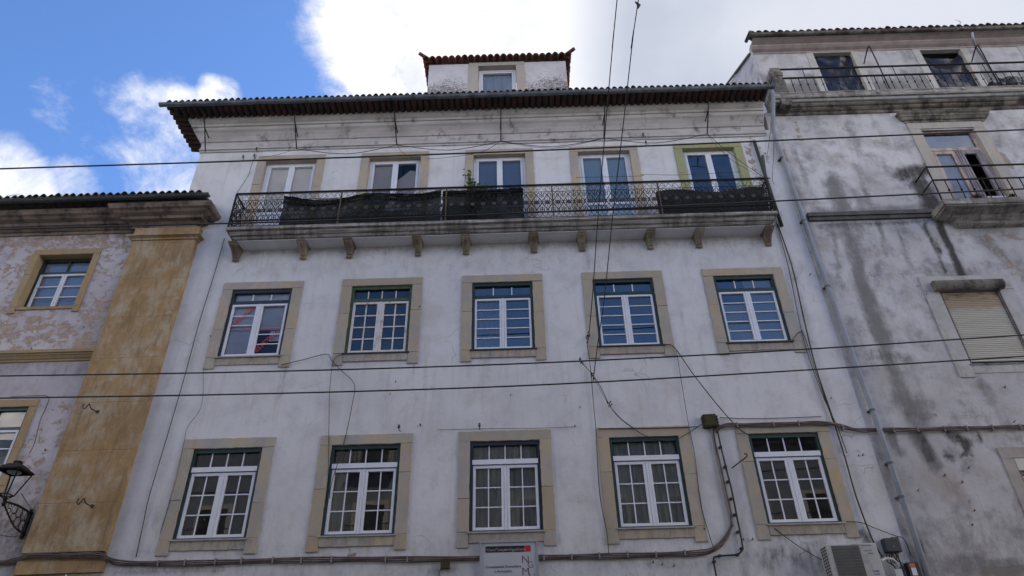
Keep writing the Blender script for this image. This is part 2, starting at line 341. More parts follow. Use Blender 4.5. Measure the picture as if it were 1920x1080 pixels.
# ------------------------------------------------------------------ wall grid with holes and stain masks
def capmask(shapes):
    def f(x, z):
        out = [0,0,0]
        for (x0,z0,x1,z1,r,st,ch) in shapes:
            dx, dz = x1-x0, z1-z0; L2 = dx*dx+dz*dz
            t = 0 if L2 < 1e-9 else max(0, min(1, ((x-x0)*dx+(z-z0)*dz)/L2))
            d = math.hypot(x-x0-t*dx, z-z0-t*dz)
            if d < r*1.9:
                k = max(0, min(1, (r*1.9-d)/(r*1.5)))
                out[ch] = max(out[ch], st*k*k*(3-2*k))
        return out
    return f
def pxs(lst):
    o = []
    for (a, b, r, st, ch) in lst:
        p = pt(*a); q = pt(*b); o.append((p.x, p.z, q.x, q.z, r, st, 'RGB'.index(ch)))
    return o
def gridwall(name, parent, mat, X0, X1, Z0, Z1, holes, mask, step=.09, y=0.0, amp=.006):
    def lines(a, b, extra):
        n = max(1, int((b-a)/step)); L = [a+(b-a)*i/n for i in range(n+1)]
        for e in extra:
            if a < e < b:
                i = min(range(len(L)), key=lambda k: abs(L[k]-e))
                if 0 < i < len(L)-1 and abs(L[i]-e) < step*.5 and L[i] not in extra: L[i] = e
                else: L.append(e)
        return sorted(set(L))
    xs = lines(X0, X1, [h[0] for h in holes]+[h[1] for h in holes]); zs = lines(Z0, Z1, [h[2] for h in holes]+[h[3] for h in holes])
    m = MB(); nx, nz = len(xs), len(zs)
    for x in xs:
        for z in zs:
            d = amp*(noise.noise(Vector((x*.8, z*.8, 3.1)))*1.6 + noise.noise(Vector((x*2.7, z*2.7, 9.)))*.6)
            if x in (X0, X1) or z in (Z0, Z1): d = 0
            m.v.append(Vector((x, y+d, z))); c = mask(x, z); m.vc.append((c[0], c[1], c[2], .5))
    for i in range(nx-1):
        for k in range(nz-1):
            cx, cz = (xs[i]+xs[i+1])/2, (zs[k]+zs[k+1])/2
            if any(h[0] < cx < h[1] and h[2] < cz < h[3] for h in holes): continue
            m.f.append((i*nz+k, (i+1)*nz+k, (i+1)*nz+k+1, i*nz+k+1)); m.mi.append(0)
    return m.build(name, mat, parent, smooth=True)
# ------------------------------------------------------------------ roof tiles
def tileroof(name, mat, parent, A, along, back, width, slope, courses, spacing=.153, clip=None, r=.045, seg=8, lift=.02, clen=.34, under=True):
    """corrugated barrel-tile sheet. A: eave corner, along / back: unit horizontal vectors"""
    m = MB(); nw = int(round(width/spacing)); sp = width/nw; along = Vector(along); back = Vector(back); A = Vector(A)
    samp = []
    for i in range(nw):
        for k in range(seg):
            t = k/seg; a = 2*math.pi*t
            samp.append((i*sp+t*sp, r*1.9*(math.sin(math.pi*t)**.75 if r > 0 else math.sin(math.pi*t)**.75)))
    samp.append((width, 0))
    n = len(samp); th = .014
    for c in range(courses):
        b0 = c*clen-(.06 if c else 0); b1 = (c+1)*clen
        jit = [random.uniform(-.022, .014) for _ in range(nw+1)]; jh = [random.choice((0,0,0,.008,-.006,.012))+random.uniform(-.004,.004) for _ in range(nw+1)]
        rows = []
        for (b, up) in ((b0, lift+.012 if c else .012), (b1, 0)):
            for off in (0, -th):
                row = []
                for j, (s_, h) in enumerate(samp):
                    bb = b + (jit[min(int(s_/sp), nw)] if b == b0 else 0)
                    if clip is not None: bb = min(bb, clip(s_))
                    if bb < 0 and c == 0 and clip is not None: bb = max(bb, 0)
                    zz = h*(1+jh[min(int(s_/sp), nw)]*12*(1 if h > 0 else 0)) + up + off + bb*slope
                    row.append(A + along*s_ + back*bb + Vector((0,0,zz)))
                rows.append(row)
        vs = [v for rw in rows for v in rw]; fs = []
        for j in range(n-1):
            if clip is not None and clip(samp[j][0]) < b0 and clip(samp[j+1][0]) < b0: continue
            fs.append((j, j+1, 2*n+j+1, 2*n+j)); fs.append((n+j, 3*n+j, 3*n+j+1, n+j+1)); fs.append((j, n+j, n+j+1, j+1))
        m.add(vs, fs)
    return m.build(name, mat, parent, smooth=False)
def gutter(name, mat, parent, p0, p1, r=.06, hooks=0, hookmat=None):
    m = MB(); p0 = Vector(p0); p1 = Vector(p1); d = (p1-p0).normalized(); side = d.cross(Vector((0,0,1))).normalized()
    L = (p1-p0).length; ns = max(2, int(L/.5)); n = 10; vs = []
    for i in range(ns+1):
        c = p0 + (p1-p0)*(i/ns) + Vector((0,0,.006*math.sin(i*1.7)))
        for rad in (r, r-.006):
            for k in range(n+1):
                a = math.pi + math.pi*k/n; vs.append(c + side*math.cos(a)*rad + Vector((0,0,math.sin(a)*rad)))
    w = 2*(n+1); fs = []
    for i in range(ns):
        for k in range(n):
            fs.append((i*w+k, i*w+k+1, (i+1)*w+k+1, (i+1)*w+k)); q = n+1
            fs.append((i*w+q+k, (i+1)*w+q+k, (i+1)*w+q+k+1, i*w+q+k+1))
        for k in (0, n): fs.append((i*w+k, (i+1)*w+k, (i+1)*w+n+1+k, i*w+n+1+k))
    m.add(vs, fs)
    for i in (0, ns):
        c = p0 + (p1-p0)*(i/ns)
        m.add([vs[i*w+k] for k in range(n+1)], [tuple(range(n+1))])
    # rolled front bead
    for s_ in (-1, 1):
        if s_*side.y < 0: m.tube([p0+side*s_*r, p1+side*s_*r], .010, 6)
    for i in range(1, int(L/2.2)+1):
        c = p0 + d*(i*2.2)
        for k in range(n):
            a0 = math.pi+math.pi*k/n; a1 = math.pi+math.pi*(k+1)/n; rr = r+.006
            q = [c+d*s_+side*math.cos(a)*rr+Vector((0,0,math.sin(a)*rr)) for a in (a0, a1) for s_ in (-.02, .02)]
            m.add(q, [(0,1,3,2)])
    return m.build(name, mat, parent, smooth=True)
# ------------------------------------------------------------------ windows
def wavy(m, x0, x1, z0, z1, y, amp=.012, wl=.09, n=None):
    n = n or max(6, int((x1-x0)/wl*6)); vs = []
    for i in range(n+1):
        x = x0+(x1-x0)*i/n
        for z, k in ((z0, 1.2), (z1, .8)):
            vs.append((x+.01*math.sin(i*.9)*k, y+amp*k*math.sin(x*2*math.pi/wl+.8*math.sin(x*5)), z))
    m.add(vs, [(2*i, 2*i+2, 2*i+3, 2*i+1) for i in range(n)])
def rectframe(m, x0, x1, z0, z1, y0, y1, w, wb=None, wt=None):
    wb = wb if wb is not None else w; wt = wt if wt is not None else w
    m.box(x0, x0+w, y0, y1, z0, z1); m.box(x1-w, x1, y0, y1, z0, z1)
    m.box(x0+w, x1-w, y0, y1, z0, z0+wb); m.box(x0+w, x1-w, y0, y1, z1-wt, z1)
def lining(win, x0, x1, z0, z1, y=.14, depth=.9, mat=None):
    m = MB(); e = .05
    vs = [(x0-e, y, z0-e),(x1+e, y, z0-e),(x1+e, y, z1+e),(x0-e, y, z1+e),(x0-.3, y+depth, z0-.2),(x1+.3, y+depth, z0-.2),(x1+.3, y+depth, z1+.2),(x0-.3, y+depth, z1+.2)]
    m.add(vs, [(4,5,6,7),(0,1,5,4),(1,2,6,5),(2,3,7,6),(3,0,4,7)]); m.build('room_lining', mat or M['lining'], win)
def surround(win, x0, x1, z0, z1, ox0, ox1, oz0, oz1, mat=None, feet=True, tone=None, y=-.028, back=.13, door=False):
    """stone blocks round an opening. x0..z1 opening, o* outer"""
    m = MB(); g = .0012; j = .004
    def blk(a, b, c, d, dirt=0):
        t = tone if tone is not None else random.random()
        m.val = (max(0, random.gauss(t*.7, .16)), max(0, random.gauss(.22, .15)), dirt, 1); yf = y+random.uniform(-.005, .004)
        def side(p, q):
            n_ = max(1, int(math.hypot(q[0]-p[0], q[1]-p[1])/.07)); out = []
            for i in range(n_):
                t_ = i/n_; jj = .0015 if i == 0 else (.0035 if random.random() < .8 else .011)
                out.append((p[0]+(q[0]-p[0])*t_+random.uniform(-jj, jj*.4), p[1]+(q[1]-p[1])*t_+random.uniform(-jj, jj*.4)))
            return out
        P = side((a, c), (b, c))+side((b, c), (b, d))+side((b, d), (a, d))+side((a, d), (a, c)); n_ = len(P)
        cx_, cz_ = (a+b)/2, (c+d)/2
        ins = [(px_+(.006 if px_ < cx_ else -.006), pz_+(.006 if pz_ < cz_ else -.006)) for px_, pz_ in P]
        m.add([(px_, yf, pz_) for px_, pz_ in ins]+[(px_, yf+.006, pz_) for px_, pz_ in P]+[(px_, back, pz_) for px_, pz_ in P],
              [tuple(range(n_))]+[(i, n_+i, n_+(i+1) % n_, (i+1) % n_) for i in range(n_)]+[(n_+i, 2*n_+i, 2*n_+(i+1) % n_, n_+(i+1) % n_) for i in range(n_)])
    lh = z1
    cut = random.choice([0, 0, .22, -.2])
    blk(ox0, ox1, lh+g, oz1, .1)
    zb = z0
    for (a, b) in ((ox0, x0), (x1, ox1)):
        hs = [zb+.0, zb+(lh-zb)*random.uniform(.35, .7), lh]
        blk(a, b, hs[0]+g, hs[1]-g); blk(a, b, hs[1]+g, hs[2]-g)
    if not door:
        fw = x0-ox0
        blk(x0+.002, x1-.002, oz0+.075, z0-g, 1.0)
        blk(ox0, x0-.002, oz0, z0-g, .4); blk(x1+.002, ox1, oz0, z0-g, .4)
    # drip line / small chips
    o = m.build('stone_surround', mat or M['surround'], win); return o
def sashbars(m, x0, x1, z0, z1, cols, rows, y0, y1, w=.02):
    for i in range(1, cols):
        x = x0+(x1-x0)*i/cols; m.box(x-w/2, x+w/2, y0, y1, z0, z1)
    for k in range(1, rows):
        z = z0+(z1-z0)*k/rows
        xs = [x0+(x1-x0)*i/cols for i in range(cols+1)]
        for i in range(cols):
            a = xs[i]+(w/2 if i else 0); b = xs[i+1]-(w/2 if i < cols-1 else 0); m.box(a, b, y0, y1, z-w/2, z+w/2)
def window_a(parent, x0, x1, z0, z1, frame, sash, trans_h, trans_n, cols, rows, rail='sash', barmat=None, skip=None, sill=None, curtain=None, midw=.055, top=.075, sw=.05, railh=.09, barw=.02, label=None, glass='glass'):
    w = MB(); fy0, fy1 = .012, .10; side = .055
    rectframe(w, x0, x1, z0, z1, fy0, fy1, side, .03, top)
    zt = z1-top-trans_h                              # bottom of transom glass
    if rail == 'frame': w.box(x0+side, x1-side, fy0+.005, fy1, zt-railh, zt)
    win = w.build('window', frame, parent, label=label)
    zs1 = zt-railh; zs0 = z0+.03
    if rail == 'sash':
        m = MB(); m.box(x0+side-.01, x1-side+.01, fy0-.012, fy1-.01, zt-railh+.012, zt); m.build('transom_rail', sash, win)
    m = MB(); a, b = x0+side, x1-side
    for i in range(1, trans_n):
        x = a+(b-a)*i/trans_n; m.box(x-.010, x+.010, .045, .062, zt + (0.0 if rail == 'sash' else .012), z1-top - (0 if rail == 'sash' else .03))
    m.build('glazing_bar', barmat or sash, win)
    p = MB(); p.add([(a, .066, zt), (b, .066, zt), (b, .066, z1-top), (a, .066, z1-top)], [(0,1,2,3)]); p.build('pane', M[glass], win)
    xm = (a+b)/2
    mm = MB(); mm.box(xm-midw/2, xm+midw/2, .016, .09, zs0, zs1-.004); mm.build('mullion', sash, win)
    for si, (c, d) in enumerate(((a, xm-midw/2), (xm+midw/2, b))):
        m = MB(); rectframe(m, c+.004, d-.004, zs0+.004, zs1-.006, .022, .075, sw, sw, sw)
        gx0, gx1, gz0, gz1 = c+.004+sw, d-.004-sw, zs0+.004+sw, zs1-.006-sw
        m2 = MB()
        for i in range(1, cols):
            x = gx0+(gx1-gx0)*i/cols; m2.box(x-barw/2, x+barw/2, .040, .055, gz0, gz1)
        xs = [gx0+(gx1-gx0)*i/cols for i in range(cols+1)]
        for k in range(1, rows):
            if skip and (si, k) in skip: continue
            z = gz0+(gz1-gz0)*k/rows
            for i in range(cols): m2.box(xs[i]+(barw/2 if i else 0), xs[i+1]-(barw/2 if i < cols-1 else 0), .041, .055, z-barw/2, z+barw/2)
        cs = m.build('casement', sash, win)
        if m2.v: m2.build('glazing_bar', barmat or sash, win)
        p = MB(); p.add([(gx0, .06, gz0), (gx1, .06, gz0), (gx1, .06, gz1), (gx0, .06, gz1)], [(0,1,2,3)]); p.build('pane', M[glass], win)
    s = MB(); s.box(x0-.03, x1+.03, -.055, .05, z0-.028, z0-.001); s.build('sill', sill or M['sill'], win)
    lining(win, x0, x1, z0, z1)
    if curtain: curtain(win, x0, x1, z0, z1, zt)
    return win
# ------------------------------------------------------------------ text
def text(name, body, loc, size, mat, parent=None, rot=(math.pi/2, 0, 0), align='LEFT', ext=.002, spacing=1.0, shear=0, bold=0):
    cu = bpy.data.curves.new(name, 'FONT'); cu.body = body; cu.size = size; cu.extrude = ext; cu.align_x = align; cu.space_character = spacing; cu.offset = bold
    cu.resolution_u = 3
    t = bpy.data.objects.new(name, cu); COL.objects.link(t); bpy.context.view_layer.update()
    me = bpy.data.meshes.new_from_object(t.evaluated_get(bpy.context.evaluated_depsgraph_get())); bpy.data.objects.remove(t)
    me.name = name; me.materials.clear(); me.materials.append(mat)
    o = bpy.data.objects.new(name, me); COL.objects.link(o)
    if parent: o.parent = parent; o.location = Vector(loc)-rootloc(parent)
    else: o.location = loc
    o.rotation_euler = rot; return o
# ================================================================== CENTRAL BUILDING
XC = [-5.376+2.5437*k for k in range(5)]; XC3 = [-5.355+2.521*k for k in range(5)]
OW = .6385; SW = .85
B = empty('white_townhouse', (-.65, 0, 0), 'white four-storey townhouse with long iron balcony, stone-framed windows and a roof dormer', 'building')
XL, XR = -7.65, 6.35
holes = []
for x in XC:
    holes.append((x-OW-.02, x+OW+.02, 8.089-.02, 9.70+.02)); holes.append((x-OW-.02, x+OW+.02, 4.574-.02, 6.19+.02))
for x in XC3: holes.append((x-.645, x+.645, 10.99, 13.456))
cshapes = pxs([
 ((430,470),(1440,452),.16,.28,'R'), ((440,500),(1440,478),.3,.20,'B'), ((1400,255),(1440,300),.12,.5,'G'), ((1400,275),(1440,390),.10,.52,'G'), ((1425,330),(1455,420),.07,.55,'G'),
 ((1350,240),(1440,235),.18,.4,'B'), ((1250,255),(1440,250),.15,.28,'R'), ((655,1037),(663,1041),.05,1.0,'G'), ((1440,1045),(1545,1030),.16,.45,'R'), ((1400,1060),(1540,1060),.2,.4,'B'),
 ((1170,1000),(1310,1000),.05,.35,'R'), ((1480,480),(1520,640),.06,.38,'B'), ((1130,1060),(1300,1055),.10,.35,'B'), ((220,1070),(420,1066),.05,.5,'R'), ((800,1075),(860,1073),.05,.5,'R'),
 ((1590,985),(1625,1010),.09,.7,'R'), ((1375,705),(1385,740),.05,.25,'B'), ((1440,640),(1600,960),.03,.2,'B'), ((1560,640),(1600,800),.08,.22,'B'), ((430,800),(560,770),.12,.2,'B'), ((960,930),(1100,940),.03,.3,'B'),
 ((1450,1000),(1560,1010),.12,.35,'B'),
])
for x in XC:                                   # run-off below sill ends
    for s_ in (-1, 1):
        for zt in (7.85, 4.33): cshapes.append((x+s_*.8, zt, x+s_*.8, zt-random.uniform(.3, .9), .035, random.uniform(.15, .35), random.choice((0, 2))))
for c_ in (-6.115,-4.636,-3.619,-2.122,-1.071,.411,1.461,2.952,4.012,5.52): cshapes.append((c_, 10.45, c_+random.uniform(-.03,.03), 10.45-random.uniform(.3,1.6), .035, random.uniform(.15,.35), random.choice((1,2,2))))
cb = capmask(cshapes)
def cmask(x, z):
    o = cb(x, z)
    n1 = noise.noise(Vector((x*5.5, z*.45, 1.7))); n2 = noise.noise(Vector((x*.7, z*.7, 5.)))
    o[2] = max(o[2], max(0, n1-.22)*.75, max(0, n2-.25)*.5)
    if z < 4.5: o[2] = max(o[2], .25)
    if z > 13.5: o[2] = max(o[2], .12)
    o[1] = max(o[1], max(0, noise.noise(Vector((x*1.1+7, z*1.1, 2.)))-.45)*.5)
    return o
gridwall('wall', B, M['plaster_main'], XL, XR, 0, 14.0, holes, cmask)
m = MB()                                       # side, back and upper masonry
m.add([(XL,0,0),(XL,9,0),(XL,9,14.8),(XL,0,14.6),(XR,0,0),(XR,9,0),(XR,9,14.8),(XR,0,14.6)], [(0,3,2,1),(1,2,6,5),(3,0,0+0,3)][:2]+[(4,5,6,7)])
m.build('side_wall', M['plaster_main'], B)
# cornice
m = MB(); m.moulding([(.0,13.78),(.03,13.785),(.035,13.82),(.012,13.825),(.012,13.85),(.045,13.855),(.05,13.89),(.03,13.90),(.03,14.10),(.06,14.11),(.075,14.15),(.11,14.22),(.17,14.30),(.22,14.34),(.235,14.38),(.235,14.42),(.27,14.43),(.27,14.50),(.30,14.52),(.34,14.56),(.36,14.60),(.36,14.78)], XL, XR-.12, yb=.86, rr=False)
m.build('cornice', M['cornice'], B)
# roof: eave tiles front + left return
E0 = (-8.44, -.76, 14.765); SL = .25
tileroof('roof_tiles', M['tile_grey'], B, E0, (1,0,0), (0,1,0), 14.74, SL, 12, clip=lambda s_: s_, r=.052)
tileroof('eave_tiles', M['tile'], B, (-8.44,-.74,14.745), (1,0,0), (0,1,0), 14.74, -.10, 2, clip=lambda s_: s_, r=-.042, clen=.21)
tileroof('eave_tiles', M['tile'], B, (-8.42,.86,14.745), (0,-1,0), (1,0,0), 1.58, -.10, 2, clip=lambda s_: 1.58-s_, r=-.042, clen=.40)
tileroof('roof_tiles', M['tile'], B, (-8.44, .86, 14.765), (0,-1,0), (1,0,0), 1.62, SL, 5, clip=lambda s_: 1.62-s_, r=.052)
m = MB(); zr = 14.765+SL*4.1   # hidden rear roof
m.add([(-7.7,.86,14.90),(-7.7,3.38,zr),(6.3,3.38,zr),(6.3,9.2,14.6),(-7.7,9.2,14.6)], [(1,2,3,4)])
m.add([(-7.65,.8,14.0),(-7.65,.8,15.06),(-7.65,3.38,zr),(-7.65,9.0,14.7),(-7.65,9,14.0)], [(0,1,2,3,4)])
m.build('rear_roof', M['tile_grey'], B)
m = MB(); m.tube([(-8.45,-.75,14.73),(-8.0,-.30,14.83),(-7.4,.3,15.02),(-6.6,1.1,15.26)], [.05,.065,.07,.07], 8)
for k in range(5):
    a = Vector((-8.36,-.66,14.75)) + Vector((.3,.3,.085))*k; m.tube([a, a+Vector((.1,.1,.05))], [.075,.06], 8)
m.build('hip_tiles', M['tile_grey'], B)
gutter('gutter', M['zinc'], B, (pt(298,200,-.80).x, -.80, 14.665), (pt(1453,166,-.80).x, -.80, 14.655), .062)
# dormer
DZ = 17.10; DX0, DX1, DY = -2.21, 1.53, .2
dm = MB()
wx0, wx1, wz1 = -.86, .17, 16.98
for (a, b, c, d) in ((DX0, -1.12, 14.6, DZ), (.40, DX1, 14.6, DZ), (-1.12, .40, wz1+.14, DZ), (-1.12,.40,14.6,15.5)):
    dm.add([(a, DY, c), (b, DY, c), (b, DY, d), (a, DY, d)], [(0,1,2,3)])
dm.add([(DX0,DY,14.6),(DX0,2.6,14.6),(DX0,2.6,DZ),(DX0,DY,DZ)], [(0,3,2,1)]); dm.add([(DX1,DY,14.6),(DX1,2.6,14.6),(DX1,2.6,DZ),(DX1,DY,DZ)], [(0,1,2,3)])
dorm = dm.build('dormer', M['dormer'], B)
s_ = MB(); g = .003
s_.val = (.7,.1,.1,1)
s_.box(-1.12+g, wx0, DY-.02, DY+.30, 15.5+g, wz1, .002); s_.box(wx1, .40-g, DY-.02, DY+.30, 15.5+g, wz1, .002); s_.box(-1.12+g, .40-g, DY-.02, DY+.30, wz1+g, wz1+.14-g, .002)
s_.build('dormer_surround', M['surround'], dorm)
s_ = MB(); rectframe(s_, wx0+.01, wx1-.01, 15.5, wz1-.005, DY+.14, DY+.22, .055); rectframe(s_, wx0+.07, wx1-.07, 15.56, wz1-.065, DY+.15, DY+.20, .05); s_.build('dormer_window_frame', M['upvc'], dorm)
s_ = MB(); s_.add([(wx0+.1, DY+.19, 15.6),(wx1-.1, DY+.19, 15.6),(wx1-.1, DY+.19, 16.9),(wx0+.1, DY+.19, 16.9)], [(0,1,2,3)]); s_.build('dormer_pane', M['glass'], dorm)
s_ = MB(); s_.box(wx0+.08, wx1-.08, DY+.25, DY+.27, 16.12, 16.92); s_.build('dormer_blind', M['curtain_white'], dorm)
s_ = MB(); s_.box(wx0-.1, wx1+.1, DY+.9, DY+.92, 15.3, 17.05); s_.build('dormer_room_lining', M['lining'], dorm)
t_ = tileroof('dormer_roof', M['tile_red'], dorm, (DX0-.16, DY-.20, DZ+.03), (1,0,0), (0,1,0), DX1-DX0+.32, .32, 4, spacing=.176, r=.052, clip=lambda q: min(q+.02, DX1-DX0+.34-q)*1.0+.02)
tileroof('dormer_roof', M['tile_red'], dorm, (DX1+.16, DY-.20, DZ+.03), (0,1,0), (-1,0,0), 1.25, .32, 5, spacing=.156, r=.05, clip=lambda q: q+.02)
tileroof('dormer_roof', M['tile_red'], dorm, (DX0-.16, DY+1.05, DZ+.03), (0,-1,0), (1,0,0), 1.25, .32, 5, spacing=.156, r=.05, clip=lambda q: 1.27-q)
for sx_, ex in ((DX0-.16, 1), (DX1+.16, -1)):
    s_ = MB()
    a = Vector((sx_-ex*.03, DY-.24, DZ+.10)); s_.tube([a+Vector((-ex*.05,-.04,.05)), a+Vector((ex*.2,.2,.07)), a+Vector((ex*1.2,1.2,.40))], [.05,.055,.06], 8)
    s_.build('dormer_hip_tiles', M['tile_red'], dorm)
# ---- windows, row 1 (lower) and row 2 (upper)
def cur_pale(win, x0, x1, z0, z1, zt):
    m = MB(); wavy(m, x0+.06, x1-.06, z0+.05, zt-.02, .115, .012, .10); wavy(m, x0+.06, x1-.06, zt, z1-.05, .115, .008, .2); m.build('curtain', M['curtain'], win)
def cur_part(f0, f1, mat='curtain_white'):
    def f(win, x0, x1, z0, z1, zt):
        m = MB(); w_ = x1-x0; wavy(m, x0+f0*w_, x0+f1*w_, z0+.04, zt-.02, .118, .014, .10); m.build('curtain', M[mat], win)
    return f
def cur_dim(win, x0, x1, z0, z1, zt):
    m = MB(); wavy(m, x0+.06, x0+.32, z0+.05, zt-.02, .18, .015, .1); wavy(m, x1-.3, x1-.06, z0+.05, zt-.02, .18, .015, .1); m.build('curtain', M['net_grey'], win)
row1 = []
for k, x in enumerate(XC):
    fr = (M['green'], M['green'], M['navy'], M['green'], M['green'])[k]
    cur = (cur_dim, cur_part(.05, .27, 'curtain'), cur_pale, cur_pale, None)[k]
    w_ = window_a(B, x-OW, x+OW, 4.574, 6.19, fr, M['upvc'], .27, 4, 2, 3, 'sash', glass='glass_clear' if k in (2, 3) else 'glass', curtain=cur, midw=.045, sw=.048, railh=.10,
        label=('green-framed white window, leftmost of the lowest row', 'green-framed white window, second from the left in the lowest row', 'blue-black framed white window above the grey sign', 'green-framed white window with pale curtains, left of the mossy cable box', 'green-framed white window above the air conditioner')[k])
    surround(w_, x-OW, x+OW, 4.574, 6.19, x-SW, x+SW, 4.317, 6.383, tone=(.3,.4,.7,.45,.2)[k])
for k, x in enumerate(XC):
    z0, z1 = 8.089, 9.70
    surr_t = (.1,.7,.4,.7,.5)[k]
    if k == 0:
        def papers(win, x0, x1, z0, z1, zt):
            m = MB(); xm = (x0+x1)/2
            m.box(x0+.06, x1-.06, .102, .106, zt+.0, z1-.07); m.build('pale_film', M['film_pale'], win)
            m = MB(); zz = [z0+.03+(zt-.1-z0-.03)*t for t in (0,.2,.42,.62,.8,1)]
            m.box(x0+.1, xm-.06, .102, .106, zz[0]+.04, z0+.75); m.box(xm+.06, x1-.1, .102, .106, z0+.66, zt-.12); m.build('grey_film', M['film'], win)
            m = MB(); m.box(x0+.1, xm-.06, .103, .107, z0+.76, zt-.12); m.box(xm+.3, x1-.1, .103, .107, z0+.40, z0+.64); m.build('pale_film', M['film_pale'], win)
            m = MB(); m.box(x0+.10, xm-.06, .052, .054, z0+.66, z0+.685); m.box(xm+.06, x1-.10, .052, .054, z0+.665, z0+.69); m.build('red_band', M['redline'], win)
            c = Vector((x0+.125, .05, z0+.70)); text('lettering', 'CABELEIREIRO', c, .115, M['red'], win, rot=(math.pi/2, -R(49), 0), spacing=.90, bold=.001)
            c = Vector((xm+.115, .05, z0+.115)); text('lettering', 'ESTETICA', c, .150, M['red'], win, rot=(math.pi/2, -R(48), 0), spacing=.93, bold=.002)
        w_ = window_a(B, x-OW, x+OW, z0, z1, M['navy'], M['upvc'], .20, 3, 1, 5, 'frame', railh=.075, sw=.045, midw=.05, curtain=papers, skip={(0,3),(0,4),(1,1),(1,2)} if 0 else {(0,1),(0,2),(1,3),(1,4)}, sill=M['sill'], glass='glass_clear', label='dark blue framed window with red hairdresser lettering on the glass')
    elif k == 1:
        w_ = window_a(B, x-OW, x+OW, z0, z1, M['oldgreen'], M['oldwhite'], .23, 4, 2, 4, 'frame', railh=.075, sw=.045, midw=.05, barw=.026, glass='glass', sill=M['sillb'], label='old mossy-green framed window with flaking white small-paned casements')
    else:
        cur = (None, None, cur_part(.05, .47), cur_part(.05, .12), None)[k]
        if k == 4:
            def cur(win, x0, x1, z0, z1, zt):
                m = MB(); m.box((x0+x1)/2+.05, x1-.06, .105, .11, z0+.05, zt-.1); m.box(x0+.06, (x0+x1)/2-.05, .105, .11, z0+.05, z0+.95); m.box((x0+x1)/2, x1-.06, .105, .11, zt, z1-.05); m.build('grey_blind', M['film_pale'], win)
        w_ = window_a(B, x-OW, x+OW, z0, z1, M['green'], M['upvc'], .235, 3, 1, 5, 'frame', railh=.075, sw=.04, midw=.05, curtain=cur, sill=M['sillb'], glass='glass_blue',
            label=(None, None, 'dark green window with a white net curtain in its left casement, middle of the middle row', 'dark green window beside the hanging wires, fourth in the middle row', 'dark green window with grey blinds, rightmost of the middle row')[k])
    surround(w_, x-OW, x+OW, z0, z1, x-SW, x+SW, 7.831, 9.884, tone=surr_t)
# ---- balcony doors
for k, x in enumerate(XC3):
    z0, z1 = 10.985, 13.436; x0, x1 = x-.625, x+.625
    w = MB(); rectframe(w, x0+.003, x1-.003, z0, z1, .105, .169, .06, .05, .055)
    win = w.build('balcony_door', M['upvc'], B, label=('balcony door with beige blinds, leftmost', 'balcony door with one half-drawn grey-beige blind', 'balcony door behind the climbing green plant', 'balcony door with light blue lower panels', 'balcony door with dark glass and green painted surround')[k])
    xm = x
    for (c, d) in ((x0+.065, xm-.012), (xm+.012, x1-.065)):
        m = MB(); rectframe(m, c, d, z0+.055, z1-.06, .095, .165, .055, .1, .05); m.box(c+.055, d-.055, .115, .155, z0+.88, z0+.95); m.build('door_leaf', M['upvc'], win)
        p = MB(); p.add([(c+.055, .128, z0+.95),(d-.055, .128, z0+.95),(d-.055, .128, z1-.11),(c+.055, .128, z1-.11)], [(0,1,2,3)]); p.build('pane', M['glass_blue'] if k == 4 else M['glass_clear'], win)
        p = MB(); p.box(c+.055, d-.055, .14, .15, z0+.15, z0+.88); p.build('lower_panel', M['upvc'] if k < 3 else M['blueblind'], win)
    m = MB(); m.box(xm-.012, xm+.012, .09, .165, z0+.055, z1-.06); m.build('meeting_strip', M['upvc'], win)
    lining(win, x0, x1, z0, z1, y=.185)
    if k == 0: m = MB(); m.box(x0+.06, x1-.06, .170, .176, z0+.9, z1-.06); m.build('blind', M['blind'], win)
    if k == 1:
        m = MB(); m.box(x0+.06, xm, .170, .176, z0+.9, z1-.12); m.add([(xm,.195,z0+.9),(x1-.06,.195,z0+.9),(x1-.06,.195,z1-.3),(xm+.35,.195,z1-.25),(xm,.195,z1-.62)], [(0,1,2,3,4)]); m.build('blind', M['blind_grey'], win)
    if k in (2, 3):
        m = MB(); m.box(x0+.06, x1-.06, .170, .176, z0+.9, z1-.10); m.build('blind', noisy('slate_blue_blind', (.17,.24,.34), (.15,.215,.31), 1.5, .9) if k == 2 else noisy('grey_blue_blind', (.30,.39,.48), (.27,.36,.45), 1.5, .9), win)
    surround(win, x0, x1, z0, z1, x-.82, x+.82, z0, 13.609, mat=M['surround_green'] if k == 4 else None, tone=(.5,.15,.35,.3,.1)[k], back=.2, door=True)
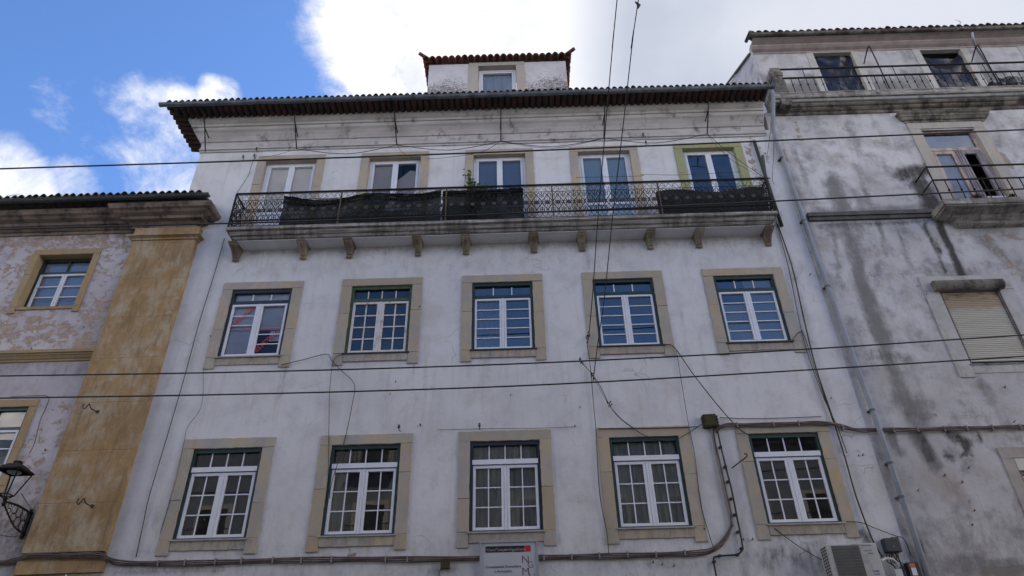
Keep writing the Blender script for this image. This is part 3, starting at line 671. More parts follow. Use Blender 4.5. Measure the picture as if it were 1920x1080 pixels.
# ---- balcony
BX0, BX1 = -6.235, 5.665; YB = -.55
bal = MB(); bal.val = (.3,.0,.9,1); bal.moulding([(.36,10.755),(.40,10.76),(.42,10.79),(.42,10.81),(.46,10.82),(.48,10.85),(.49,10.88),(.49,10.90),(.53,10.905),(.55,10.915),(.55,10.985)], BX0+.55, BX1-.55, yb=.03)
ns = 120
balc = bal.build('balcony', M['slab'], B)
m = MB(); m.box(BX0+.2, BX1-.2, -.355, .0, 10.735, 10.752); m.build('soffit', M['plaster_main'], balc)
cx = [-6.115+.0,-4.636,-3.619,-2.122,-1.071,.411,1.461,2.952,4.012,5.524-.01]
for c in cx:
    m = MB(); prof = [(0,10.46,.060),(.05,10.455,.062),(.065,10.475,.064),(.055,10.50,.052),(.085,10.505,.056),(.12,10.56,.062),(.17,10.62,.069),(.24,10.67,.075),(.30,10.69,.080),(.315,10.695,.092),(.33,10.712,.092),(.315,10.718,.085),(.345,10.722,.098),(.365,10.738,.10),(.365,10.753,.10)]
    vs = []; n_ = len(prof)
    for d, z, hw in prof: vs += [(c-hw, -d, z), (c+hw, -d, z), (c-hw*1.25, .02, z), (c+hw*1.25, .02, z)]
    fs = []
    for i in range(n_-1): fs += [(i*4, i*4+1, i*4+5, i*4+4), (i*4+2, i*4, i*4+4, i*4+6), (i*4+1, i*4+3, i*4+7, i*4+5)]
    fs += [(0, 2, 3, 1)]
    m.add(vs, fs)
    for dx in (-.035, 0, .035): m.tube([(c+dx-.0, -.06, 10.465), (c+dx, -.02, 10.44)], .017, 6)
    for dx in (-.03, .03): m.tube([(c+dx, -.10, 10.52), (c+dx*1.3, -.20, 10.635), (c+dx*1.4, -.30, 10.68)], .009, 5)
    m.build('corbel', M['corbel'], balc)
# railing
RZ0, RZT = 10.99, 11.95; RY = -.52
def flat(m, pts2, fn, w=.0098, t=.010):
    P = [fn(*p) for p in pts2]
    m.tube(P, w, 4, caps=False)
def spiral(cx_, cz, r0, r1, a0, turns, n=9):
    return [(cx_+(r0+(r1-r0)*i/n)*math.cos(a0+turns*2*math.pi*i/n), cz+(r0+(r1-r0)*i/n)*math.sin(a0+turns*2*math.pi*i/n)) for i in range(n+1)]
def railmodule(m, fn, W):
    """one module, local u 0..W, z 0..0.96; rosette in the middle"""
    c = W/2; zc = .455
    # ogee lattice crossing at module edges
    for sgn in (-1, 1):
        flat(m, [(c-W/2, zc+sgn*0), (c-W*.36, zc+sgn*.08), (c-W*.22, zc+sgn*.13), (c-W*.10, zc+sgn*.17), (c-W*.055, zc+sgn*.21), (c-W*.09, zc+sgn*.255), (c-W*.22, zc+sgn*.27), (c-W*.33, zc+sgn*.245), (c-W*.34, zc+sgn*.205)], fn)
        flat(m, [(c+W/2, zc+sgn*0), (c+W*.36, zc+sgn*.08), (c+W*.22, zc+sgn*.13), (c+W*.10, zc+sgn*.17), (c+W*.055, zc+sgn*.21), (c+W*.09, zc+sgn*.255), (c+W*.22, zc+sgn*.27), (c+W*.33, zc+sgn*.245), (c+W*.34, zc+sgn*.205)], fn)
        flat(m, [(c, zc+sgn*.055), (c, zc+sgn*.21)], fn, .004)
        flat(m, [(0, zc+sgn*.17), (0, zc+sgn*.285)], fn, .009); flat(m, [(-.03, zc+sgn*.215), (0, zc+sgn*.18), (.03, zc+sgn*.215)], fn, .006)
        flat(m, [(c-.02, zc+sgn*.21), (c+.02, zc+sgn*.21)], fn, .010)
    for sgn in (-1, 1):
        for sx_ in (-1, 1):
            flat(m, [(c+sx_*W*.5, zc+sgn*.045), (c+sx_*W*.40, zc+sgn*.02), (c+sx_*W*.28, zc+sgn*.02), (c+sx_*W*.2, zc+sgn*.06), (c+sx_*W*.25, zc+sgn*.10)], fn, .0075)
            flat(m, [(c+sx_*W*.5, zc+sgn*.13), (c+sx_*W*.42, zc+sgn*.165), (c+sx_*W*.30, zc+sgn*.16), (c+sx_*W*.31, zc+sgn*.195)], fn, .007)
    # rosette (star plate)
    P = []; k = 16
    for i in range(k):
        a = 2*math.pi*i/k; r = .062 if i % 2 == 0 else .040; P.append((c+r*math.cos(a), zc+r*math.sin(a)))
    front = [fn(*p)+Vector((0,-.006,0)) if False else fn(*p) for p in P]; cc = fn(c, zc)
    nrm = (fn(c+.1, zc)-cc).cross(fn(c, zc+.1)-cc).normalized()
    f_ = [v+nrm*.012 for v in front]; b_ = [v-nrm*.012 for v in front]
    m.cur = 1
    m.add(f_+b_, [tuple(range(k)), tuple(range(k, 2*k))[::-1]]+[(i, (i+1) % k, (i+1) % k+k, i+k) for i in range(k)])
    m.cur = 0
    # bottom band: small waves
    for q in (0, .5):
        flat(m, [(W*q, .155), (W*(q+.06), .10), (W*(q+.16), .065), (W*(q+.25), .06), (W*(q+.34), .065), (W*(q+.44), .10), (W*(q+.5), .155)], fn, .005)
        flat(m, [(W*(q+.25), .06), (W*(q+.25), .03)], fn, .007)
def railtop(m, fn, W2):
    """two-module top band of C scrolls"""
    z0, z1 = .77, .905
    for s_ in (0, 1):
        f = (lambda u: u) if s_ == 0 else (lambda u: W2-u)
        flat(m, [(f(0), z0), (f(W2*.06), z0+.03), (f(W2*.13), z1-.03), (f(W2*.22), z1-.005), (f(W2*.30), z1-.03), (f(W2*.31), z1-.065), (f(W2*.26), z1-.085), (f(W2*.22), z1-.06)], fn, .0055)
        flat(m, [(f(W2*.20), z0), (f(W2*.36), z0+.03), (f(W2*.47), z1-.02), (f(W2*.5), z1)], fn, .005)
        flat(m, [(f(W2*.34), z0+.035), (f(W2*.30), z0+.055), (f(W2*.34), z0+.075)], fn, .004)
def railbay(name, P0, P1, nmod, post=None):
    P0 = Vector(P0); P1 = Vector(P1); L = (P1-P0).length; d = (P1-P0)/L; W = L/nmod
    m = MB()
    for i in range(nmod):
        fn = lambda u, z, i=i: P0 + d*(i*W+u) + Vector((0,0,z))
        m.cur = 0; railmodule(m, fn, W); m.cur = 0
    for i in range(0, nmod-1, 2) if nmod > 1 else []:
        fn = lambda u, z, i=i: P0 + d*(i*W+u) + Vector((0,0,z)); railtop(m, fn, 2*W)
    Z = Vector((0,0,1))
    for z, w in ((.022,.016), (.17,.017), (.195,.007), (.755,.009), (.915,.008)): m.tube([P0+Z*z, P1+Z*z], w, 4)
    return m.build(name, [M['iron'], M['rosette']], balc)
FX = [-6.205, -3.835, -1.49, .86, 3.215, 5.625]
for k in range(5): railbay('railing_panel', (FX[k], RY, RZ0), (FX[k+1], RY, RZ0), 10)
railbay('railing_panel', (FX[0], RY, RZ0), (FX[0], 0, RZ0), 2); railbay('railing_panel', (FX[-1], 0, RZ0), (FX[-1], RY, RZ0), 2)
m = MB(); m.tube([(FX[0], 0, RZT), (FX[0], RY, RZT), (FX[-1]+.04, RY, RZT), (FX[-1]+.0, 0, RZT)], .024, 6); m.tube([(FX[-1], RY, RZT), (FX[-1]+.12, RY, RZT)], .012, 6); m.build('handrail', M['iron'], balc)
for k, x in enumerate(FX):
    m = MB(); m.box(x-.014, x+.014, RY-.02, RY+.02, RZ0, RZT-.01); m.tube([(x, RY-.02, RZ0+.5), (x, RY-.09, RZ0+.1), (x, RY-.01, RZ0+.02)], .008, 5) if 0 else None
    m.build('post', M['rusty'] if k in (1, 2, 3, 4) else M['iron'], balc)
# ---- downpipe
pa = pt(1447,170,-.74); pb = pt(1452,250,-.09)
m = MB(); m.tube([pa+Vector((0,0,.0)), pa-Vector((0,0,.14)), Vector((pb.x-.02, -.14, pb.z+.12)), Vector((pb.x, -.085, pb.z-.1)), Vector((6.43,-.085,10)), Vector((6.53,-.085,6.3)), Vector((6.50,-.085,0))], .05, 10)
o = m.build('downpipe', M['pipe'], B, smooth=True)
for (z, x) in ((12.95,6.37),(11.05,6.41),(9.3,6.45),(6.55,6.52),(5.55,6.52),(4.95,6.515)): c_ = MB(); c_.tube([(x,-.085,z+.02),(x,-.085,z-.02)], .058, 10); c_.box(x-.07, x+.07, -.06, 0, z-.012, z+.012); c_.build('pipe_collar', M['zinc'], o)
# ---- short black waste pipes beside the last balcony door
m = MB(); a = pt(1414,265,-.06); b = pt(1466,424,-.06); m.tube([a, b], .04, 8); m.build('waste_pipe', M['gutter_dark'], B, smooth=True)
# ================================================================== LEFT BUILDING
Lb = empty('peeling_building', (-11, 0, 0), 'peeling lilac-white building with ochre corner pilaster, left of the white townhouse', 'building')
LX0 = -15.5
lh = [(-10.53,-9.32,9.42,10.775), (-10.6,-9.40,5.60,7.135), (-13.6,-12.4,9.42,10.775), (-13.6,-12.4,5.60,7.135)]
ls = pxs([((0,425),(270,430),.28,.55,'R'), ((0,450),(260,450),.4,.55,'G'), ((60,590),(150,650),.25,.46,'G'), ((0,620),(120,625),.35,.55,'G'), ((200,470),(210,600),.25,.42,'G'),
  ((170,640),(150,800),.1,.2,'G'), ((60,880),(110,960),.35,.46,'G'), ((0,960),(60,1060),.5,.5,'B'), ((40,990),(30,1060),.4,.40,'R'), ((0,940),(50,1000),.3,.5,'G'), ((100,790),(130,860),.12,.48,'G'), ((185,700),(150,690),.2,.2,'B'), ((0,690),(170,690),.2,.35,'B')])
lb = capmask(ls)
def lmask(x, z):
    o = lb(x, z); n1 = noise.noise(Vector((x*1.2, z*1.2, 8.)))
    o[1] = max(o[1], .44+n1*.25 if z > 8.3 else (.20+n1*.3 if z > 7.2 else .32+n1*.3)); o[2] = max(o[2], max(0, noise.noise(Vector((x*4, z*.5, 1.)))-.2)*.8); return o
gridwall('wall', Lb, M['plaster_left'], LX0, -7.66, 0, 11.5, lh, lmask)
m = MB(); m.add([(LX0,0,0),(LX0,8,0),(LX0,8,11.6),(LX0,0,11.6)], [(0,3,2,1)]); m.build('side_wall', M['plaster_left'], Lb)
m = MB(); m.box(-8.45, -7.06, -.14, .02, 4.40, 11.07); m.build('pilaster', M['pilaster'], Lb)
m = MB(); m.box(-8.50, -7.02, -.08, .02, 4.07, 4.33, .01); m.box(-8.45, -7.06, -.05, .02, 4.335, 4.395); m.box(-8.5, -7.0, -.12, .02, 3.2, 4.02); m.build('pilaster_base', M['pilaster'], Lb)
m = MB(); m.moulding([(.0,11.0),(.03,11.0),(.035,11.04),(.07,11.06),(.11,11.07),(.11,11.10),(.03,11.12),(.03,11.335)], -8.45, -7.06, yb=.02, y0=-.14); m.build('capital', M['pilaster'], Lb)
prof = [(.0,11.325),(.03,11.33),(.04,11.36),(.02,11.37),(.02,11.41),(.06,11.42),(.10,11.46),(.20,11.47),(.22,11.53),(.32,11.56),(.36,11.60),(.42,11.62),(.45,11.68),(.45,11.74)]
m = MB(); m.moulding(prof, LX0, -8.6, yb=.02, rl=False, rr=False); m.moulding([(d, z+.004) for d, z in prof], -8.56, -7.16, yb=.02, y0=-.13, rl=True, rr=True); m.build('cornice', M['leftcornice'], Lb)
tileroof('roof_tiles', M['tile_grey'], Lb, (LX0, -.68, 11.865), (1,0,0), (0,1,0), -7.66-LX0+.75, .22, 9, spacing=.165, r=.052)
gutter('gutter', M['gutter_dark'], Lb, (LX0, -.66, 11.805), (-6.74, -.66, 11.835), .062)
m = MB(); m.add([(LX0,2.4,12.75),(-7.7,2.4,12.75),(-7.7,8,11.6),(LX0,8,11.6)], [(0,1,2,3)]); m.build('rear_roof', M['tile_grey'], Lb)
m = MB(); m.moulding([(.0,8.10),(.03,8.105),(.035,8.14),(.06,8.15),(.10,8.20),(.12,8.205),(.12,8.235),(.155,8.24),(.165,8.30),(.10,8.325),(.0,8.345)], LX0, -8.45, yb=.02, rl=False, rr=False)
m.build('string_course', M['yellow_surround'], Lb)
def left_window(x0, x1, z0, z1, frame, lab, deep, sur=None):
    w = MB(); y = deep; rectframe(w, x0, x1, z0, z1, y, y+.07, .05, .03, .06); zt = z1-(z1-z0)*.27; w.box(x0+.05, x1-.05, y+.004, y+.07, zt-.03, zt+.02); xm = (x0+x1)/2; w.box(xm-.012, xm+.012, y+.01, y+.05, zt+.02, z1-.06)
    win = w.build('window', frame, Lb, label=lab)
    for c, d in ((x0+.055, xm-.004), (xm+.004, x1-.055)):
        m = MB(); rectframe(m, c, d, z0+.035, zt-.035, y+.01, y+.055, .045)
        rows = 3
        for k in range(1, rows): z = z0+.08+(zt-.115-z0-.045)*k/rows; m.box(c+.045, d-.045, y+.02, y+.04, z-.012, z+.012)
        m.build('casement', M['upvc'], win)
    p = MB(); p.add([(x0+.03, y+.045, z0+.03),(x1-.03, y+.045, z0+.03),(x1-.03, y+.045, z1-.03),(x0+.03, y+.045, z1-.03)], [(0,1,2,3)]); p.build('pane', M['glass'], win)
    m = MB(); m.box(x0+.05, x1-.05, y+.085, y+.09, z0+.05, z1-.06); m.build('blind', M['film_pale'], win)
    lining(win, x0, x1, z0, z1, y=y+.15)
    s = surround(win, x0, x1, z0, z1, x0-.15, x1+.14, z0-.15, z1+.15, mat=M['yellow_surround'], tone=.0, back=y+.1)
    return win
left_window(-10.53, -9.32, 9.42, 10.775, M['green'], 'small deep-set window with yellow stone frame under the sooty cornice', .16)
left_window(-10.6, -9.40, 5.60, 7.135, M['teal'], 'teal-framed window behind the street lantern', .02)
left_window(-13.6, -12.4, 9.42, 10.775, M['green'], None, .16); left_window(-13.6, -12.4, 5.60, 7.135, M['teal'], None, .02)
# ================================================================== RIGHT BUILDING
Rb = empty('weathered_building', (10.5, 0, 0), 'tall stained grey-white building with terrace and iron railings, right of the white townhouse', 'building')
RX1 = 17.0
rh = [(8.73,9.97,7.47,9.16), (9.98,11.28,11.18,13.82), (8.75,10.0,3.9,5.60)]
rs = pxs([((1690,328),(1740,318),.18,.95,'R'), ((1725,345),(1758,400),.22,1.0,'R'), ((1560,345),(1580,390),.20,.85,'B'), ((1525,398),(1760,390),.09,.75,'B'),
 ((1580,422),(1600,470),.14,.8,'B'), ((1600,470),(1625,560),.15,.85,'B'), ((1625,560),(1655,640),.17,.9,'B'), ((1630,665),(1700,670),.12,.45,'R'), ((1660,660),(1685,720),.14,.7,'B'), ((1690,740),(1725,790),.2,.8,'B'), ((1690,775),(1750,780),.09,.3,'R'),
 ((1732,424),(1760,470),.055,1.0,'R'), ((1760,470),(1772,512),.035,.95,'R'), ((1762,424),(1785,470),.07,1.15,'R'), ((1785,470),(1802,514),.07,1.15,'R'), ((1530,424),(1740,414),.07,.62,'R'), ((1545,430),(1570,440),.1,.5,'B'),
 ((1490,225),(1502,265),.06,.62,'G'), ((1535,228),(1545,232),.06,.6,'G'), ((1560,232),(1580,240),.05,.5,'G'), ((1480,222),(1660,212),.1,.5,'B'),
 ((1670,815),(1690,850),.07,.85,'B'), ((1720,820),(1750,870),.13,.95,'B'), ((1725,815),(1745,860),.08,.7,'R'), ((1780,812),(1812,830),.10,.95,'R'), ((1800,820),(1815,850),.06,.9,'R'), ((1770,850),(1790,862),.07,.7,'R'), ((1835,812),(1842,825),.04,.8,'R'),
 ((1875,290),(1895,312),.10,.8,'G'), ((1880,440),(1920,450),.08,.7,'G'), ((1830,440),(1880,480),.2,.45,'B'), ((1800,430),(1900,430),.12,.4,'B'), ((1870,240),(1915,300),.25,.35,'B'), ((1620,430),(1640,520),.25,.4,'B'), ((1690,430),(1705,500),.10,.4,'B'), ((1590,600),(1600,700),.12,.4,'B'), ((1690,560),(1720,640),.2,.3,'B'), ((1480,300),(1540,500),.08,.45,'B'), ((1540,250),(1700,280),.15,.4,'B'), ((1850,560),(1860,500),.1,.4,'B'), ((1850,450),(1915,520),.16,.55,'G'), ((1560,330),(1640,400),.16,.55,'B'), ((1560,425),(1580,560),.05,.6,'B'), ((1650,425),(1660,480),.04,.6,'B'), ((1685,425),(1692,460),.035,.6,'R'),
 ((1700,240),(1860,380),.1,.1,'B'), ((1795,1050),(1920,1060),.10,.8,'B'), ((1790,1062),(1900,1075),.16,.8,'B'), ((1850,1075),(1920,1075),.10,.7,'G'), ((1725,1020),(1735,1040),.05,.6,'R'), ((1810,1030),(1830,1050),.06,.4,'B'),
 ((1840,720),(1890,800),.09,.42,'B'), ((1500,280),(1700,600),.1,.1,'B'), ((1475,250),(1560,560),.05,.32,'B'), ((1465,280),(1475,300),.07,.6,'G'), ((1470,385),(1478,400),.07,.65,'G'), ((1463,330),(1468,380),.05,.5,'G'),
 ((1560,640),(1610,820),.05,.25,'B'), ((1780,900),(1830,1000),.12,.3,'B'), ((1700,900),(1900,905),.2,.15,'B'),
 ((1800,850),(1803,853),.03,.8,'R'), ((1720,918),(1721,921),.02,.9,'R'), ((1767,890),(1768,892),.02,.9,'R'), ((1813,935),(1820,940),.03,.5,'R')])
rb_ = capmask(rs)
def rmask(x, z):
    o = rb_(x, z); n1 = noise.noise(Vector((x*5., z*.5, 4.7))); n2 = noise.noise(Vector((x*.9, z*.9, 15.))); n3 = noise.noise(Vector((x*2, z*2, 25.)))
    o[2] = max(o[2], max(0, n1-.1)*1.0, max(0, n2-.05)*.9, max(0, n3-.15)*.8); o[1] = max(o[1], max(0, noise.noise(Vector((x*1.0+3, z*1.0, 12.)))-.25)*.9)
    if z < 4.6: o[2] = max(o[2], .35)
    return o
gridwall('wall', Rb, M['plaster_right'], XR, RX1, 0, 14.6, rh, rmask, amp=.009)
# terrace ledge
m = MB(); m.moulding([(.0,14.46),(.03,14.465),(.05,14.50),(.05,14.53),(.10,14.545),(.14,14.575),(.14,14.60),(.19,14.61),(.22,14.64),(.22,14.68)], 6.58, RX1, yb=.1, rl=False, rr=False); m.build('terrace_cornice', M['darkstone'], Rb)
m = MB(); m.moulding([(.23,14.683),(.27,14.69),(.29,14.75),(.24,14.752)], 6.58, RX1, yb=.1, rl=False, rr=False); m.build('stone_band', M['bandlight'], Rb)
m = MB(); m.moulding([(.27,14.755),(.33,14.76),(.345,14.80),(.335,14.90),(.35,14.915),(.35,14.94)], 6.58, RX1, yb=.5, rl=False, rr=False); m.build('terrace_edge', M['slab'], Rb)
for px_ in (1645, 1805):
    q = pt(px_, 172 if px_ == 1645 else 166, -.36); m = MB(); m.tube([q+Vector((0,.03,0)), q+Vector((0,-.03,-.01))], .035, 8); m.build('drain_spout', M['sill'], Rb)
# attic storey
ah = [(8.50,9.56,14.94,17.475), (11.47,12.6,14.94,17.455), (14.4,15.5,14.94,17.45)]
ats = pxs([])
def amask(x, z):
    o = [0,0,0]; k = max(0, min(1, (16.9-z)/1.2)); n1 = noise.noise(Vector((x*1.3, z*1.6, 30.))); n2 = noise.noise(Vector((x*5, z*5, 31.)))
    o[2] = max(0, .12+k*1.0+n1*.5); o[0] = max(0, k*.36+n2*.25-.08); return o
gridwall('attic_wall', Rb, M['plaster_right'], 6.82, RX1, 14.9, 17.9, ah, amask, y=.5)
gy = lambda y: 17.52+(y-.5)*.51
m = MB(); ys = [.5+i*.25 for i in range(25)]
for i in range(24): m.add([(6.79, ys[i], 14.3),(6.79, ys[i+1], 14.3),(6.79, ys[i+1], gy(min(ys[i+1],4.5))),(6.79, ys[i], gy(min(ys[i],4.5)))], [(0,3,2,1)])
m.add([(6.79,.46,14.9),(6.79,.5,14.9),(6.79,.5,17.75),(6.79,.46,17.75),(6.82,.46,14.9),(6.82,.46,17.75)], [(0,3,2,1),(0,4,5,3)])
m.build('gable_wall', M['plaster_right'], Rb)
m = MB(); m.moulding([(.0,17.50),(.02,17.505),(.02,17.56),(.10,17.60),(.16,17.66),(.16,17.72),(.30,17.78),(.34,17.79)], 6.80, RX1, yb=.55, y0=.5, rl=False, rr=False); m.build('eave_soffit', noisy('faded_pink_soffit', (.34,.29,.28), (.26,.22,.21), 4, .9), Rb)
gutter('attic_gutter', M['gutter_rust'], Rb, (6.70, .10, 17.86), (RX1, .10, 17.80), .06)
tileroof('attic_roof_tiles', M['tile_grey'], Rb, (6.66, .05, 17.85), (1,0,0), (0,1,0), RX1-6.66, .30, 1, spacing=.20, r=.05)
tileroof('attic_roof_tiles', M['tile_grey'], Rb, (7.02, .40, 17.95), (1,0,0), (0,1,0), RX1-7.02, .42, 11, spacing=.20, r=.05)
m = MB(); m.tube([(6.72,.04,17.90),(6.72,.42,17.98)], .05, 8); m.tube([(6.75,.55,17.58),(6.75,4.4,19.54)], .035, 8); m.build('verge_tiles', M['tile_grey'], Rb)
for (a, b, c, d) in ah[:3]:
    m = MB(); m.box(a-.2, a-.002, .488, .62, c, d-.002, .002); m.box(b+.002, b+.2, .488, .62, c, d-.002, .002); m.box(a-.2, b+.2, .486, .62, d, 17.50, .002)
    sr = m.build('door_surround', noisy('painted_surround', (.46,.45,.42), (.40,.39,.37), 3, .9), Rb)
    m = MB(); m.add([(a-.1,1.3,c),(b+.1,1.3,c),(b+.1,1.3,d+.1),(a-.1,1.3,d+.1),(a,.62,c),(b,.62,c),(b,.62,d),(a,.62,d)], [(0,1,2,3),(4,0,3,7),(5,6,2,1),(7,3,2,6)]); m.build('room_lining', M['lining'], sr)
# parapet end
m = MB()
for k in range(9):
    z0 = 14.5+k*.155; m.box(6.70+random.uniform(-.01,.01), 6.93+random.uniform(-.02,.05), -.34+random.uniform(-.01,.02), .48, z0, z0+.153, .02)
m.build('parapet_pier', M['darkstone'], Rb)
# attic downpipe
m = MB(); m.tube([pt(1823,62,.08), pt(1825,76,.10), pt(1832,92,.42), pt(1876,158,.44)], .035, 8); m.build('attic_downpipe', M['pipe'], Rb, smooth=True)
# terrace railing
m = MB(); tr_ = m.tube([(6.80,-.30,15.86),(RX1,-.30,15.86)], .027, 6).build('terrace_railing', M['iron'], Rb)
m = MB(); m.tube([(6.84,-.30,15.52),(RX1,-.30,15.52)], .027, 6)
x = 6.95; i = 0
while x < 14:
    top = 15.86 if i % 6 == 3 else 15.52
    m.tube([(x,-.30,14.94),(x,-.30,top)], .011, 4)
    m.tube([(x,-.30,15.24),(x,-.30,15.26),(x,-.30,15.28)], [.011,.028,.011], 6)
    x += .192; i += 1
m.build('baluster', M['iron'], tr_)
for (a, b, c_, d_) in (((1668,166),(1634,95),(1628,88),(1620,119)), ((1874,160),(1838,92),(1831,86),(1822,116))):
    m = MB(); m.tube(catmull([pt(*a,-.3), pt((a[0]+b[0])/2,(a[1]+b[1])/2,-.3), pt(*b,-.29), pt(*c_,-.16), pt(*d_,.49)], 5), .017, 5); m.build('railing_brace', M['iron'], tr_)
# hood over balcony window and window itself
m = MB(); m.moulding([(.0,14.06),(.03,14.07),(.04,14.12),(.08,14.13),(.12,14.19),(.135,14.20),(.135,14.25),(.17,14.28),(.19,14.33),(.10,14.38),(.0,14.40)], 9.72, 11.62, yb=.03); m.build('window_hood', M['darkstone'], Rb)
m = MB(); m.val = (.5,.0,.3,1); m.box(9.72,9.98,-.03,.18,11.18,13.85,.003); m.box(11.28,11.55,-.03,.18,11.18,13.85,.003); m.box(9.72,11.55,-.032,.18,13.855,14.055,.003); sr = m.build('stone_surround', M['surround'], Rb)
x0, x1, z0, z1 = 9.98, 11.28, 11.18, 13.85
w = MB(); rectframe(w, x0, x1, z0, z1, .06, .14, .06); w.box(x0+.06, x1-.06, .055, .14, 13.18, 13.27)
win = w.build('balcony_window', M['palewood'], Rb, label='old wooden balcony window, right leaf ajar')
p = MB(); p.add([(x0+.06,.10,13.27),(x1-.06,.10,13.27),(x1-.06,.10,z1-.06),(x0+.06,.10,z1-.06)], [(0,1,2,3)]); p.build('pane', M['glass_clear'], win)
xm = (x0+x1)/2; m = MB(); rectframe(m, x0+.065, xm-.02, z0+.05, 13.17, .06, .12, .09, .06, .09); m.build('casement', M['palewood'], win)
p = MB(); p.add([(x0+.155,.09,z0+.11),(xm-.11,.09,z0+.11),(xm-.11,.09,13.08),(x0+.155,.09,13.08)], [(0,1,2,3)]); p.build('pane', M['glass_clear'], win)
m = MB(); m.box(x0+.06, xm-.05, .125, .13, z0+.1, 13.2); m.box(x0+.06, x1-.06, .145,.15,13.2,z1-.1); m.build('net_curtain', noisy('hazy_net_curtain', (.50,.52,.57), (.42,.43,.47), 2, .9), win)
m = MB(); rectframe(m, xm+.02, xm+.13, z0+.05, 13.17, .02, .10, .045); m.box(xm-.02, xm+.03, .03, .10, z0+.05, 13.17); m.box(xm+.14, x1-.07, .04, .09, 13.05, 13.17); m.box(x1-.20, x1-.065, .04, .10, z0+.05, 13.05); m.build('open_leaf', M['lilacwood'], win)
m = MB(); m.box(x0+.17, xm-.12, .050, .054, z0+.02, z0+.48); m.box(xm+.15, x1-.08, .030, .034, z0+.02, z0+.52); m.build('white_panel', M['paper'], win)
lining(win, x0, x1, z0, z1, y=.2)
# small balcony
rbal = MB().moulding([(.0,10.77),(.11,10.78),(.14,10.80),(.12,10.82),(.15,10.87),(.22,10.91),(.26,10.95),(.50,10.975),(.53,10.99),(.53,11.02),(.56,11.03),(.56,11.17)], 9.83, 11.5, yb=.02).build('small_balcony', M['slab'], Rb)
rz = 11.17; ry = -.50; bx0, bx1 = 9.30, 12.03
m = MB()
m.tube([(bx0,0,12.16),(bx0,ry,12.16),(bx1,ry,12.16),(bx1,0,12.16)], .022, 6); m.tube([(bx0,0,11.765),(bx0,ry,11.765),(bx1,ry,11.765),(bx1,0,11.765)], .020, 6)
x = bx0+.26
while x < bx1:
    m.tube([(x,ry,rz),(x,ry,11.765)], .011, 5); m.tube([(x,ry,11.44),(x,ry,11.47),(x,ry,11.50)], [.012,.03,.012], 6); x += .275
for k, x in enumerate((bx0, bx1)): m.tube([(x,ry,rz),(x,ry,12.16)], .016, 5)
m.build('railing', M['iron'], rbal)
# horizontal ledge strip
m = MB(); m.box(6.56, 9.34, -.055, .02, 11.09, 11.18, .004); m.box(6.55, 9.36, -.09, .02, 11.182, 11.285, .004); m.build('ledge', noisy('dark_lead_ledge', (.10,.095,.095), (.06,.057,.06), 4, .85), Rb)
# shuttered window
m = MB(); m.val = (.35,.0,.15,1); m.box(8.43,8.73,-.022,.12,7.20,9.16,.003); m.box(9.97,10.27,-.022,.12,7.20,9.16,.003); m.box(8.43,10.27,-.024,.12,9.165,9.52,.003); m.box(8.735,9.965,-.02,.12,7.28,7.468,.003)
sw_ = m.build('shutter_surround', noisy('grey_painted_surround', (.46,.45,.43), (.38,.37,.36), 3, .9, dirt=(.28,.25,.22), dscale=2.5), Rb)
m = MB(); m.box(8.70,10.0,-.035,.03,7.445,7.475); m.build('metal_sill', M['zinc'], sw_)
m = MB(); vs = []; n_ = 38; zA, zB = 7.53, 9.14
for i in range(n_):
    za = zA+(zB-zA)*i/n_; zb = zA+(zB-zA)*(i+1)/n_
    sag = -.01 if i == 0 else 0
    for (z, y) in ((za+.004,.030),(za+.014,.020),((za+zb)/2,.014),(zb-.010,.018),(zb,.030)): vs.append((z, y))
P = []
for z, y in vs: P += [(8.775, y, z), (9.925, y, z)]
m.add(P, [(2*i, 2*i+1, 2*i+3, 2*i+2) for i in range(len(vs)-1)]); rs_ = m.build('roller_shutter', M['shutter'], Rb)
brn = noisy('brown_metal_rail', (.16,.12,.12), (.08,.06,.06), 8, .7)
for xa in (8.735, 9.925): m = MB(); m.box(xa,xa+.04,-.004,.06,7.475,9.15); m.build('guide_rail', brn, rs_)
m = MB(); n_ = 14; vs = []
for x in (8.62, 10.03):
    for k in range(n_):
        a = 2*math.pi*k/n_; vs.append((x, -.085+.105*math.cos(a), 9.245+.115*math.sin(a)))
m.add(vs, [tuple(range(n_)), tuple(range(n_, 2*n_))[::-1]]+[(k, (k+1)%n_, n_+(k+1)%n_, n_+k) for k in range(n_)]); m.build('shutter_box', M['darkstone'], rs_, smooth=False)
lining(rs_, 8.73, 9.97, 7.47, 9.14, y=.1)
# lower right window
m = MB(); m.val = (.5,.2,.2,1); m.box(8.55,8.75,-.022,.14,3.7,5.60,.003); m.box(10.0,10.2,-.022,.14,3.7,5.60,.003); m.box(8.55,10.2,-.024,.14,5.605,5.80,.003)
lw = m.build('corner_surround', noisy('grey_brown_surround', (.38,.345,.31), (.30,.27,.25), 3, .9), Rb)
m = MB(); m.box(8.76,9.99,-.02,.10,5.38,5.595); m.build('blind_box', noisy('cream_blind_box', (.52,.52,.45), (.46,.46,.40), 3, .7), lw)
m = MB(); rectframe(m, 8.76, 9.99, 3.9, 5.375, .03, .10, .06); m.build('frame', M['lilacwood'], lw); m = MB(); m.add([(8.8,.07,3.9),(9.95,.07,3.9),(9.95,.07,5.36),(8.8,.07,5.36)], [(0,1,2,3)]); m.build('pane', M['glass'], lw)
lining(lw, 8.75, 10.0, 3.9, 5.6, y=.12)
